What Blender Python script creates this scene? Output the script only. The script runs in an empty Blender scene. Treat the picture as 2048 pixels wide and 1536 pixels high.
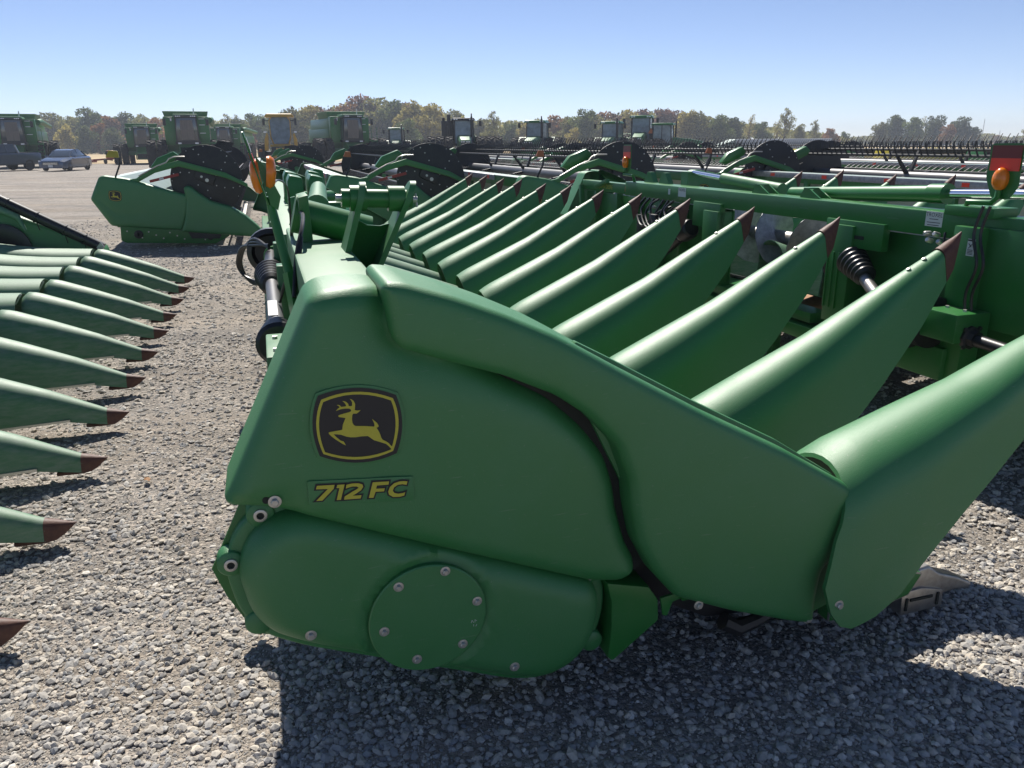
import bpy, bmesh, math, random
from math import sin, cos, pi, radians, sqrt
from mathutils import Vector, Matrix, geometry, noise
random.seed(7)
scene = bpy.context.scene
COL = scene.collection
# ------------------------------------------------------------------ camera
F_PX, HOR, HC, ROLL = 1540.0, 288.0, 1.65, 0.008
pitch = math.atan((768 - HOR) / F_PX)
cam_d = bpy.data.cameras.new('camera')
cam = bpy.data.objects.new('camera', cam_d); COL.objects.link(cam)
cam_d.sensor_fit = 'HORIZONTAL'; cam_d.sensor_width = 36.0
cam_d.lens = F_PX / 2048 * 36.0
cam_d.clip_start = 0.05; cam_d.clip_end = 9000
Fv = Vector((0, cos(pitch), -sin(pitch))); U0 = Vector((0, sin(pitch), cos(pitch))); R0 = Vector((1, 0, 0))
Uv = U0 * cos(ROLL) + R0 * sin(ROLL); Rv = R0 * cos(ROLL) - U0 * sin(ROLL)
M = Matrix((Rv, Uv, -Fv)).transposed().to_4x4(); M.translation = Vector((0, 0, HC))
cam.matrix_world = M
scene.camera = cam
# ------------------------------------------------------------------ sky and sun
SUN_AZ, SUN_EL = radians(-13.0), radians(48.0)      # azimuth from +Y towards +X
w = bpy.data.worlds.new('World'); scene.world = w; w.use_nodes = True
nt = w.node_tree; bg = nt.nodes['Background']
sky = nt.nodes.new('ShaderNodeTexSky'); sky.sky_type = 'NISHITA'; sky.sun_disc = False
sky.sun_elevation = SUN_EL; sky.sun_rotation = SUN_AZ
sky.air_density = 0.7; sky.dust_density = 0.0; sky.ozone_density = 1.6; sky.altitude = 1200
wb = nt.nodes.new('ShaderNodeMix'); wb.data_type = 'RGBA'; wb.blend_type = 'MULTIPLY'; wb.inputs[0].default_value = 1; wb.inputs[7].default_value = (1.06, .99, 1.05, 1)   # phone white balance
nt.links.new(sky.outputs[0], wb.inputs[6]); nt.links.new(wb.outputs[2], bg.inputs[0]); bg.inputs[1].default_value = 0.071
sun_d = bpy.data.lights.new('sun', 'SUN'); sun_d.energy = 4.5; sun_d.angle = radians(0.53); sun_d.color = (1.0, 0.95, 0.87)
sun = bpy.data.objects.new('sun', sun_d); COL.objects.link(sun)
sdir = Vector((sin(SUN_AZ) * cos(SUN_EL), cos(SUN_AZ) * cos(SUN_EL), sin(SUN_EL)))
sun.rotation_euler = sdir.to_track_quat('Z', 'Y').to_euler()
scene.view_settings.view_transform = 'Standard'; scene.view_settings.look = 'None'
scene.view_settings.exposure = 0.70; scene.view_settings.gamma = 1.0
# ------------------------------------------------------------------ materials
MATS = {}
def mat(name, col, rough=0.5, metal=0.0, noise_amt=0.0, noise_scale=20, bump=0.0, bump_scale=300, col2=None, alpha=1, emis=None, trans=0, spec=0.5, streak=None, coat=0):
    m = bpy.data.materials.new(name); m.use_nodes = True; MATS[name] = m
    t = m.node_tree; b = t.nodes['Principled BSDF']
    b.inputs['Base Color'].default_value = (*col, 1); b.inputs['Roughness'].default_value = rough
    b.inputs['Metallic'].default_value = metal; b.inputs['Specular IOR Level'].default_value = spec
    b.inputs['Transmission Weight'].default_value = trans; b.inputs['Coat Weight'].default_value = coat
    tc = t.nodes.new('ShaderNodeTexCoord')
    if noise_amt:
        n = t.nodes.new('ShaderNodeTexNoise'); n.inputs['Scale'].default_value = noise_scale; n.inputs['Detail'].default_value = 6; n.inputs['Roughness'].default_value = .65
        mp = t.nodes.new('ShaderNodeMapping')
        if streak: mp.inputs['Scale'].default_value = streak
        oi = t.nodes.new('ShaderNodeObjectInfo'); ml = t.nodes.new('ShaderNodeMath'); ml.operation = 'MULTIPLY'; ml.inputs[1].default_value = 37; t.links.new(oi.outputs['Random'], ml.inputs[0]); t.links.new(ml.outputs[0], mp.inputs['Location'])
        t.links.new(tc.outputs['Object'], mp.inputs[0]); t.links.new(mp.outputs[0], n.inputs[0])
        mx = t.nodes.new('ShaderNodeMix'); mx.data_type = 'RGBA'
        c2 = col2 or tuple(c * .5 for c in col)
        mx.inputs[6].default_value = (*col, 1); mx.inputs[7].default_value = (*c2, 1)
        rp = t.nodes.new('ShaderNodeMapRange'); rp.inputs[1].default_value = .38; rp.inputs[2].default_value = .72; rp.inputs[4].default_value = noise_amt
        t.links.new(n.outputs[0], rp.inputs[0]); t.links.new(rp.outputs[0], mx.inputs[0]); t.links.new(mx.outputs[2], b.inputs['Base Color'])
        r2 = t.nodes.new('ShaderNodeMapRange'); r2.inputs[3].default_value = rough; r2.inputs[4].default_value = min(1, rough + .25 * noise_amt + .04)
        t.links.new(n.outputs[0], r2.inputs[0]); t.links.new(r2.outputs[0], b.inputs['Roughness'])
    if name.startswith('green'):     # fine scuffs and scratches in the paint
        sc = t.nodes.new('ShaderNodeTexNoise'); sc.inputs['Scale'].default_value = 14; sc.inputs['Detail'].default_value = 2; m3 = t.nodes.new('ShaderNodeMapping'); m3.inputs['Scale'].default_value = (1, 6, 14); m3.inputs['Rotation'].default_value = (.3, .5, .2)
        t.links.new(tc.outputs['Object'], m3.inputs[0]); t.links.new(m3.outputs[0], sc.inputs[0]); m4 = t.nodes.new('ShaderNodeMapRange'); m4.inputs[1].default_value = .70; m4.inputs[2].default_value = .76; m4.inputs[4].default_value = .30; t.links.new(sc.outputs[0], m4.inputs[0])
        sp_ = t.nodes.new('ShaderNodeTexNoise'); sp_.inputs['Scale'].default_value = 160; t.links.new(tc.outputs['Object'], sp_.inputs[0]); m5 = t.nodes.new('ShaderNodeMapRange'); m5.inputs[1].default_value = .70; m5.inputs[2].default_value = .78; m5.inputs[4].default_value = .35; t.links.new(sp_.outputs[0], m5.inputs[0])
        mxx = t.nodes.new('ShaderNodeMath'); mxx.operation = 'MAXIMUM'; t.links.new(m4.outputs[0], mxx.inputs[0]); t.links.new(m5.outputs[0], mxx.inputs[1])
        mc = t.nodes.new('ShaderNodeMix'); mc.data_type = 'RGBA'; mc.inputs[7].default_value = (.22, .27, .21, 1); t.links.new(mxx.outputs[0], mc.inputs[0]); t.links.new(mx.outputs[2], mc.inputs[6]); t.links.new(mc.outputs[2], b.inputs['Base Color'])
    if bump:
        n2 = t.nodes.new('ShaderNodeTexNoise'); n2.inputs['Scale'].default_value = bump_scale; n2.inputs['Detail'].default_value = 3
        t.links.new(tc.outputs['Object'], n2.inputs[0])
        bp = t.nodes.new('ShaderNodeBump'); bp.inputs['Strength'].default_value = bump; bp.inputs['Distance'].default_value = .002
        t.links.new(n2.outputs[0], bp.inputs['Height']); t.links.new(bp.outputs[0], b.inputs['Normal'])
    return m
mat('green_poly', (.028, .180, .046), .41, spec=.75, noise_amt=.45, noise_scale=5, col2=(.052, .20, .075), bump=.45, bump_scale=420)
mat('green_poly_worn_sheen', (.042, .160, .060), .46, spec=.9, noise_amt=.9, noise_scale=7, col2=(.16, .235, .165), bump=.3, bump_scale=350, streak=(1, 6, 6))  # pale grey streaks: dust and wear, plus highlight sheen put into the colour
mat('green_paint', (.018, .155, .026), .28, noise_amt=.45, noise_scale=6, col2=(.05, .165, .055), bump=.06, bump_scale=60)
mat('green_paint_dusty', (.034, .165, .05), .40, noise_amt=.8, noise_scale=5, col2=(.11, .20, .11))
mat('black_steel', (.012, .012, .013), .42, noise_amt=.5, noise_scale=12, col2=(.04, .038, .035))
mat('black_plastic', (.010, .010, .011), .33, noise_amt=.3, noise_scale=30, col2=(.03, .03, .03))
mat('dark_inside', (.008, .012, .009), .7)  # near-black in place of shade inside holes, slots and gaps
mat('rubber', (.018, .017, .016), .75, noise_amt=.6, noise_scale=8, col2=(.06, .052, .045))
mat('steel', (.42, .41, .39), .34, metal=.9, noise_amt=.6, noise_scale=25, col2=(.2, .17, .14))
mat('reel_grey', (.13, .13, .135), .4, metal=.3, noise_amt=.4, noise_scale=6)
mat('chrome', (.8, .8, .82), .12, metal=1.0)
mat('zinc', (.55, .54, .5), .38, metal=.85, noise_amt=.3, noise_scale=60)
mat('galvanised', (.34, .35, .37), .42, metal=.6, noise_amt=.8, noise_scale=18, col2=(.17, .18, .19))
mat('rust_tip', (.075, .024, .014), .5, noise_amt=.8, noise_scale=40, col2=(.14, .06, .035), bump=.4, bump_scale=120)
mat('rusty_plate', (.30, .13, .045), .6, noise_amt=.7, noise_scale=8, col2=(.4, .27, .14))
mat('jd_yellow', (.62, .50, .02), .45)
mat('marker_yellow', (.36, .31, .03), .5)
mat('marker_orange', (.34, .10, .03), .5)
mat('decal_yellow', (.50, .46, .045), .5, noise_amt=.15, noise_scale=80)
mat('decal_black', (.014, .014, .016), .5)
mat('decal_white', (.62, .63, .6), .5)
mat('amber', (1.0, .26, .015), .22, trans=.25, spec=.6)
mat('red_tape', (.80, .045, .02), .35)
mat('dark_red_tape', (.16, .012, .012), .35)
mat('orange_paint', (.6, .14, .02), .5, noise_amt=.5, noise_scale=8)
mat('red_paint', (.30, .025, .018), .4, noise_amt=.4, noise_scale=8)
mat('glass_dark', (.035, .045, .05), .08, spec=.8, coat=.5)
mat('glass_pale', (.20, .26, .27), .10, spec=.8, noise_amt=.8, noise_scale=2.2, col2=(.06, .08, .08))
mat('sunshade', (.17, .15, .13), .6, noise_amt=.6, noise_scale=3, col2=(.09, .085, .08), streak=(4, 1, .6))
mat('loader_yellow', (.66, .37, .03), .4, noise_amt=.5, noise_scale=4, col2=(.25, .15, .03))
mat('car_blue', (.055, .085, .15), .25, metal=.1, coat=.5)
mat('pickup_grey', (.10, .12, .14), .25, metal=.4, coat=.6)
mat('white_paint', (.6, .62, .62), .4, noise_amt=.2, noise_scale=2)
mat('pale_panel', (.34, .42, .38), .4, noise_amt=.4, noise_scale=2, col2=(.22, .32, .25))
mat('lamp_lens', (.7, .72, .75), .1, spec=.9)
mat('bark', (.10, .078, .06), .9, noise_amt=.5, noise_scale=3)
mat('concrete_dust', (.30, .27, .2), .9, noise_amt=.7, noise_scale=4)
# ------------------------------------------------------------------ mesh builder
TH = radians(17.3)                       # heading shared by all parked headers
ORI = {}
SPLIT = {'shaft_boot', 'lift_cylinder', 'hydraulic_hose', 'sheet_rib', 'bolt', 'gearbox_bolt', 'red_reflector', 'post_rib', 'slot', 'brace', 'rear_post', 'parking_stand', 'row_deck', 'work_lamp', 'headlight', 'side_lamp', 'back_upright', 'hose_coupler', 'weld_step', 'drive_shaft', 'guard_or_shadow_bar', 'cylinder_rod', 'stand_bracket', 'link_tube', 'grille_bar', 'back_sheet', 'hinge_tab', 'exhaust_stack', 'valve_block', 'gear_housing', 'front_bumper', 'axle', 'skid_bearing', 'nose_slot', 'side_shield', 'back_panel', 'pin_end', 'beam_end_cap', 'fold_cylinder', 'seat', 'torsion_tube', 'tube_strap'}
class MB:
    def __init__(s): s.v = []; s.f = []; s.m = []
    def add(s, v, f, mi=0):
        n = len(s.v); s.v += [tuple(p) for p in v]; s.f += [tuple(i + n for i in q) for q in f]; s.m += [mi] * len(f); return s
    def box(s, c, d, rot=None, mi=0, taper=1.0, tz=None):
        x, y, z = d[0] / 2, d[1] / 2, d[2] / 2; ty = taper if tz is None else tz
        P = [Vector((a * x * (taper if k > 0 else 1), b * y * (ty if k > 0 else 1), k * z)) for k in (-1, 1) for a, b in ((-1, -1), (1, -1), (1, 1), (-1, 1))]
        if rot: P = [rot @ p for p in P]
        c = Vector(c)
        return s.add([p + c for p in P], [(3, 2, 1, 0), (4, 5, 6, 7), (0, 1, 5, 4), (1, 2, 6, 5), (2, 3, 7, 6), (3, 0, 4, 7)], mi)
    def bar(s, p, q, w, h, mi=0, up=(0, 0, 1), w2=None, h2=None):
        p = Vector(p); q = Vector(q); d = (q - p).normalized(); u = Vector(up)
        if abs(d.dot(u)) > .98: u = Vector((0, 1, 0))
        a = d.cross(u).normalized(); b = a.cross(d)
        w2 = w2 or w; h2 = h2 or h
        P = [o + a * i * ww / 2 + b * j * hh / 2 for o, ww, hh in ((p, w, h), (q, w2, h2)) for i, j in ((-1, -1), (1, -1), (1, 1), (-1, 1))]
        return s.add(P, [(3, 2, 1, 0), (4, 5, 6, 7), (0, 1, 5, 4), (1, 2, 6, 5), (2, 3, 7, 6), (3, 0, 4, 7)], mi)
    def tube(s, pts, r, seg=10, mi=0, caps=True):
        pts = [Vector(p) for p in pts]; n = len(pts)
        rr = r if isinstance(r, (list, tuple)) else [r] * n
        V = []; pa = None
        for i, p in enumerate(pts):
            d = (pts[min(i + 1, n - 1)] - pts[max(i - 1, 0)]).normalized()
            if pa is None:
                u = Vector((0, 0, 1)) if abs(d.z) < .9 else Vector((1, 0, 0)); a = d.cross(u).normalized()
            else: a = (pa - d * pa.dot(d)).normalized()
            pa = a; b = d.cross(a)
            V += [p + (a * cos(2 * pi * k / seg) + b * sin(2 * pi * k / seg)) * rr[i] for k in range(seg)]
        Fc = [(i * seg + k, i * seg + (k + 1) % seg, (i + 1) * seg + (k + 1) % seg, (i + 1) * seg + k) for i in range(n - 1) for k in range(seg)]
        if caps: Fc += [tuple(range(seg))[::-1], tuple((n - 1) * seg + k for k in range(seg))]
        return s.add(V, Fc, mi)
    def lathe(s, o, ax, prof, seg=24, mi=0, caps=True):
        o = Vector(o); ax = Vector(ax).normalized()
        return s.tube_prof([(o + ax * h, r) for h, r in prof], ax, seg, mi, caps)
    def tube_prof(s, pr, ax, seg, mi, caps):
        u = Vector((0, 0, 1)) if abs(ax.z) < .9 else Vector((1, 0, 0)); a = ax.cross(u).normalized(); b = ax.cross(a); V = []
        for p, r in pr: V += [p + (a * cos(2 * pi * k / seg) + b * sin(2 * pi * k / seg)) * max(r, 1e-4) for k in range(seg)]
        n = len(pr)
        Fc = [(i * seg + k, i * seg + (k + 1) % seg, (i + 1) * seg + (k + 1) % seg, (i + 1) * seg + k) for i in range(n - 1) for k in range(seg)]
        if caps: Fc += [tuple(range(seg))[::-1], tuple((n - 1) * seg + k for k in range(seg))]
        return s.add(V, Fc, mi)
    def prism(s, pts, vec, mi=0):
        n = len(pts); vec = Vector(vec); A = [Vector(p) for p in pts]; B = [p + vec for p in A]
        return s.add(A + B, [tuple(range(n))[::-1], tuple(range(n, 2 * n))] + [(i, (i + 1) % n, n + (i + 1) % n, n + i) for i in range(n)], mi)
    def pl(s, pts, l0, l1, mi=0): return s.prism([(a, l0, b) for a, b in pts], (0, l1 - l0, 0), mi)   # outline in the (s,z) plane
    def loft(s, rings, mi=0, closed=True, caps=True):
        k = len(rings[0]); V = [p for r in rings for p in r]; Fc = []
        for i in range(len(rings) - 1):
            for j in range(k if closed else k - 1):
                Fc.append((i * k + j, i * k + (j + 1) % k, (i + 1) * k + (j + 1) % k, (i + 1) * k + j))
        if caps and closed: Fc += [tuple(range(k))[::-1], tuple((len(rings) - 1) * k + j for j in range(k))]
        return s.add(V, Fc, mi)
    def build(s, name, mats, parent=None, bevel=0, ang=38, smooth=True, seg=2, recalc=True):
        if name in SPLIT and not getattr(s, 'one', 0):
            groups = s.pieces()
            if len(groups) > 1:
                out = []
                for g in groups:
                    m = MB(); m.one = 1; ix = {}; 
                    for fi in g:
                        for v in s.f[fi]:
                            if v not in ix: ix[v] = len(m.v); m.v.append(s.v[v])
                        m.f.append(tuple(ix[v] for v in s.f[fi])); m.m.append(s.m[fi])
                    out.append(m.build(name, mats, parent, bevel, ang, smooth, seg, recalc))
                return out[0]
        me = bpy.data.meshes.new(name)
        o = ORI.get(parent.name, Vector()) if parent else Vector()
        me.from_pydata([(p[0] - o.x, p[1] - o.y, p[2] - o.z) for p in s.v], [], s.f)
        if isinstance(mats, str): mats = [mats]
        for m in mats: me.materials.append(MATS[m] if isinstance(m, str) else m)
        for p, mi in zip(me.polygons, s.m): p.material_index = mi
        bm = bmesh.new(); bm.from_mesh(me)
        if recalc: bmesh.ops.recalc_face_normals(bm, faces=bm.faces)
        if bevel:
            es = [e for e in bm.edges if len(e.link_faces) == 2 and e.calc_face_angle(0) > radians(48)]
            bmesh.ops.bevel(bm, geom=es, offset=bevel, segments=seg, profile=.6, affect='EDGES', clamp_overlap=True)
        if smooth:
            for f in bm.faces: f.smooth = True
            for e in bm.edges:
                if len(e.link_faces) == 2 and e.calc_face_angle(0) > radians(ang): e.smooth = False
        bm.to_mesh(me); bm.free()
        ob = bpy.data.objects.new(name, me); COL.objects.link(ob)
        if parent: ob.parent = parent; ORI[ob.name] = o
        return ob
    def pieces(s):
        n = len(s.v); par = list(range(n))
        def find(a):
            while par[a] != a: par[a] = par[par[a]]; a = par[a]
            return a
        for f in s.f:
            r = find(f[0])
            for v in f[1:]: par[find(v)] = r
        comp = {}
        for i, f in enumerate(s.f): comp.setdefault(find(f[0]), []).append(i)
        C = []
        for fs in comp.values():
            vs = [s.v[v] for i in fs for v in s.f[i]]; C.append([fs, [min(v[k] for v in vs) for k in range(3)], [max(v[k] for v in vs) for k in range(3)]])
        ch = True
        while ch:
            ch = False
            for i in range(len(C)):
                for j in range(i + 1, len(C)):
                    a, b = C[i], C[j]
                    if all(a[1][k] <= b[2][k] + .004 and b[1][k] <= a[2][k] + .004 for k in range(3)):
                        C[i] = [a[0] + b[0], [min(a[1][k], b[1][k]) for k in range(3)], [max(a[2][k], b[2][k]) for k in range(3)]]; C.pop(j); ch = True; break
                if ch: break
        return [c[0] for c in C]
def smooth(P, n=5):
    P = [Vector(p) for p in P]; Q = []
    for i in range(len(P) - 1):
        p0, p1, p2, p3 = P[max(i - 1, 0)], P[i], P[i + 1], P[min(i + 2, len(P) - 1)]
        for k in range(n):
            t = k / n; Q.append(.5 * ((2 * p1) + (-p0 + p2) * t + (2 * p0 - 5 * p1 + 4 * p2 - p3) * t * t + (-p0 + 3 * p1 - 3 * p2 + p3) * t ** 3))
    return Q + [P[-1]]
def tag(o, label=None, cat=None, group=None, kind=None):
    for k, v in (('label', label), ('category', cat), ('group', group), ('kind', kind)):
        if v: o[k] = v
    return o
def thing(name, label, cat, base=(0, 0, 0), rotz=TH, group=None):
    """Empty; 'base' is given in the turned (s,l,z) frame when rotz is the header heading"""
    e = bpy.data.objects.new(name, None); e.empty_display_size = .2; COL.objects.link(e)
    b = Vector(base); ORI[e.name] = b
    e.location = Matrix.Rotation(rotz, 3, 'Z') @ b; e.rotation_euler = (0, 0, rotz)
    return tag(e, label, cat, group)
def copy_tree(o, parent=None):
    c = o.copy(); COL.objects.link(c)
    if parent: c.parent = parent
    for ch in list(CH(o)): copy_tree(ch, c)
    return c
def CH(o): return [x for x in bpy.data.objects if x.parent is o]
def dup(root, base, label, rotz=None, scale=None, group=None):
    kids = {}
    for x in bpy.data.objects:
        if x.parent: kids.setdefault(x.parent.name, []).append(x)
    def rec(o, par):
        c = o.copy(); COL.objects.link(c); c.parent = par
        for ch in kids.get(o.name, []): rec(ch, c)
        return c
    r = rec(root, None); rz = root.rotation_euler.z if rotz is None else rotz
    r.rotation_euler = (0, 0, rz); r.location = Vector(base)
    r['label'] = label
    if scale: r.scale = (scale,) * 3
    if group: r['group'] = group
    return r
def FR(s, l, z=0): return Matrix.Rotation(TH, 3, 'Z') @ Vector((s, l, z))
def fillet(pts, r=.03, n=4):
    out = []; N = len(pts)
    for i in range(N):
        p = Vector(pts[i]); a = Vector(pts[i - 1]) - p; b = Vector(pts[(i + 1) % N]) - p
        d = min(r, a.length * .45, b.length * .45); A = p + a.normalized() * d; B = p + b.normalized() * d
        for k in range(n + 1):
            t = k / n; q = A * (1 - t) ** 2 + p * 2 * t * (1 - t) + B * t * t; out.append((q.x, q.y))
    return out
def resample(pts, step):
    out = []; N = len(pts)
    for i in range(N):
        p = Vector(pts[i]); q = Vector(pts[(i + 1) % N]); n = max(1, int((q - p).length / step))
        out += [tuple(p.lerp(q, k / n)) for k in range(n)]
    return out
def area(p): return sum(p[i - 1][0] * p[i][1] - p[i][0] * p[i - 1][1] for i in range(len(p))) / 2
def segdist(P, a, b):
    ax, ay = a; bx, by = b; dx, dy = bx - ax, by - ay; L2 = dx * dx + dy * dy or 1e-12
    t = max(0, min(1, ((P[0] - ax) * dx + (P[1] - ay) * dy) / L2)); return math.hypot(P[0] - ax - t * dx, P[1] - ay - t * dy)
def inside(P, o):
    c = False; j = len(o) - 1
    for i in range(len(o)):
        if (o[i][1] > P[1]) != (o[j][1] > P[1]) and P[0] < (o[j][0] - o[i][0]) * (P[1] - o[i][1]) / (o[j][1] - o[i][1]) + o[i][0]: c = not c
        j = i
    return c
def pillow(mb, outline, lf, lb, R=.05, step=.02, extra=None, dome=.0, sgn=1, mi=0, rnd=.03):
    """shell whose face looks towards -l (sgn=1): outline in (s,z), face at lf, rim at lf+R, skirt back to lb"""
    o = resample(fillet(outline, rnd), step)
    if area(o) < 0: o = o[::-1]
    N = len(o); pts = [Vector(p) for p in o]; dist = [0.0] * N
    norm = []
    for i in range(N):
        t = (pts[(i + 1) % N] - pts[i - 1]).normalized(); norm.append(Vector((-t.y, t.x)))
    def dd(P): return min(segdist(P, o[i - 1], o[i]) for i in range(N))
    for k in (.05, .15, .32, .55, .8):
        d0 = R * k
        for i in range(N):
            P = pts[i] + norm[i] * d0
            d = dd(P)
            if d > d0 * .93: pts.append(P); dist.append(d)
    xs = [p[0] for p in o]; zs = [p[1] for p in o]; g = step * 1.5
    x = min(xs) + g
    while x < max(xs):
        z = min(zs) + g
        while z < max(zs):
            if inside((x, z), o):
                d = dd((x, z))
                if d > R * .9: pts.append(Vector((x, z))); dist.append(d)
            z += g
        x += g
    res = geometry.delaunay_2d_cdt(pts, [(i, (i + 1) % N) for i in range(N)], [], 1, 1e-6)
    V2, Fc, orig = res[0], res[2], res[3]
    def h(P, d):
        v = R - sqrt(max(0, R * R - (R - min(d, R)) ** 2))
        v = R - v
        v = R - v if False else (R - sqrt(max(0, R * R - (R - min(d, R)) ** 2))) 
        # v runs 0 at the flat face .. R at the rim
        rim = R - sqrt(max(0, R * R - (R - min(d, R)) ** 2))
        return rim
    V = []
    for P, og in zip(V2, orig):
        d = dist[og[0]] if og else dd((P.x, P.y))
        t = max(0.0, R - d)
        dep = R - sqrt(max(0, R * R - t * t))
        dep -= dome * (1 - math.exp(-d / .12))
        if extra: dep += extra(P.x, P.y, d)
        V.append((P.x, lf + sgn * dep, P.y))
    n = len(mb.v); mb.add(V, [tuple(f) for f in Fc], mi)
    # skirt
    idx = {}
    for i, og in enumerate(orig):
        for k in og: idx.setdefault(k, i)
    bk = [(o[i][0], lb, o[i][1]) for i in range(N)]
    m0 = len(mb.v); mb.v += bk
    for i in range(N):
        j = (i + 1) % N
        if i in idx and j in idx: mb.f.append((n + idx[i], n + idx[j], m0 + j, m0 + i)); mb.m.append(mi)
    return mb
def offset_poly(p, d):
    if area(p) < 0: p = p[::-1]
    N = len(p); out = []
    for i in range(N):
        a = Vector(p[i - 1]); b = Vector(p[i]); c = Vector(p[(i + 1) % N])
        n1 = (b - a).normalized(); n1 = Vector((n1.y, -n1.x)); n2 = (c - b).normalized(); n2 = Vector((n2.y, -n2.x))
        m = (n1 + n2)
        if m.length < .3: m = n1
        m.normalize(); k = d / max(.45, m.dot(n1)); out.append(tuple(b + m * k))
    return out
def decal(mb, poly, l, mi=0, hole=None, conform=None, th=.0012):
    """thin solid film in the (s,z) plane, looking towards -l"""
    pts = [Vector(p) for p in poly]; N = len(pts); E = [(i, (i + 1) % N) for i in range(N)]
    if hole: K = len(hole); pts += [Vector(p) for p in hole]; E += [(N + i, N + (i + 1) % K) for i in range(K)]
    r = geometry.delaunay_2d_cdt(pts, E, [], 1 if not hole else 0, 1e-7)
    fs = []
    for f in r[2]:
        c = sum((r[0][i] for i in f), Vector((0, 0))) / len(f)
        if inside(c, poly) and not (hole and inside(c, hole)): fs.append(tuple(f))
    lf = (lambda P: l) if not conform else conform
    mb.add([(P.x, lf(P), P.y) for P in r[0]], fs, mi)
def text_mesh(body, size):
    cu = bpy.data.curves.new('t', 'FONT'); cu.body = body; cu.size = size; cu.align_x = 'CENTER'; cu.align_y = 'CENTER'; cu.resolution_u = 3
    ob = bpy.data.objects.new('t', cu); COL.objects.link(ob); dg = bpy.context.evaluated_depsgraph_get()
    me = bpy.data.meshes.new_from_object(ob.evaluated_get(dg)); V = [tuple(v.co) for v in me.vertices]; Fc = [tuple(p.vertices) for p in me.polygons]
    bpy.data.objects.remove(ob); bpy.data.curves.remove(cu); bpy.data.meshes.remove(me); return V, Fc
blk = [(0.0741,1.1009),(0.0945,1.1062),(0.1147,1.1097),(0.1348,1.1115),(0.1548,1.1115),(0.1746,1.1097),(0.1944,1.106),(0.2142,1.1006),(0.2338,1.0932),(0.2535,1.084),(0.2584,1.0679),(0.2619,1.0517),(0.264,1.0354),(0.2648,1.019),(0.2642,1.0025),(0.2621,0.9859),(0.2586,0.9692),(0.2537,0.9525),(0.2474,0.9357),(0.2272,0.9293),(0.207,0.925),(0.1868,0.9228),(0.1666,0.9226),(0.1464,0.9245),(0.1264,0.9284),(0.1064,0.9343),(0.0865,0.9421),(0.0667,0.9519),(0.062,0.9702),(0.0586,0.988),(0.0567,1.0053),(0.0561,1.0222),(0.057,1.0387),(0.0592,1.0548),(0.0628,1.0706),(0.0678,1.0859)]
yo = [(0.0806,1.0909),(0.0986,1.0963),(0.1166,1.1001),(0.1347,1.1021),(0.1529,1.1024),(0.1711,1.1009),(0.1895,1.0977),(0.208,1.0927),(0.2267,1.0859),(0.2455,1.0772),(0.2501,1.0639),(0.2535,1.0501),(0.2555,1.036),(0.2561,1.0215),(0.2554,1.0066),(0.2534,0.9914),(0.2499,0.9758),(0.2451,0.9598),(0.2389,0.9435),(0.2208,0.9377),(0.2026,0.9338),(0.1844,0.9317),(0.1662,0.9315),(0.148,0.933),(0.1297,0.9363),(0.1115,0.9415),(0.0933,0.9483),(0.0752,0.9569),(0.0704,0.9732),(0.067,0.9891),(0.065,1.0047),(0.0643,1.0199),(0.0649,1.0347),(0.0669,1.0492),(0.0701,1.0634),(0.0747,1.0773)]
yi = [(0.0848,1.0848),(0.1017,1.09),(0.1187,1.0936),(0.1358,1.0956),(0.1529,1.0959),(0.1702,1.0945),(0.1876,1.0914),(0.2052,1.0867),(0.2229,1.0802),(0.2408,1.072),(0.2444,1.0593),(0.247,1.0463),(0.2484,1.0331),(0.2488,1.0195),(0.2481,1.0057),(0.2462,0.9916),(0.2433,0.9772),(0.2392,0.9626),(0.234,0.9477),(0.2163,0.943),(0.1988,0.9399),(0.1813,0.9383),(0.164,0.9383),(0.1468,0.9398),(0.1297,0.9429),(0.1127,0.9474),(0.0959,0.9535),(0.0793,0.961),(0.0754,0.9763),(0.0727,0.9911),(0.0711,1.0056),(0.0707,1.0197),(0.0713,1.0334),(0.073,1.0468),(0.0759,1.0598),(0.0798,1.0725)]
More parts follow.
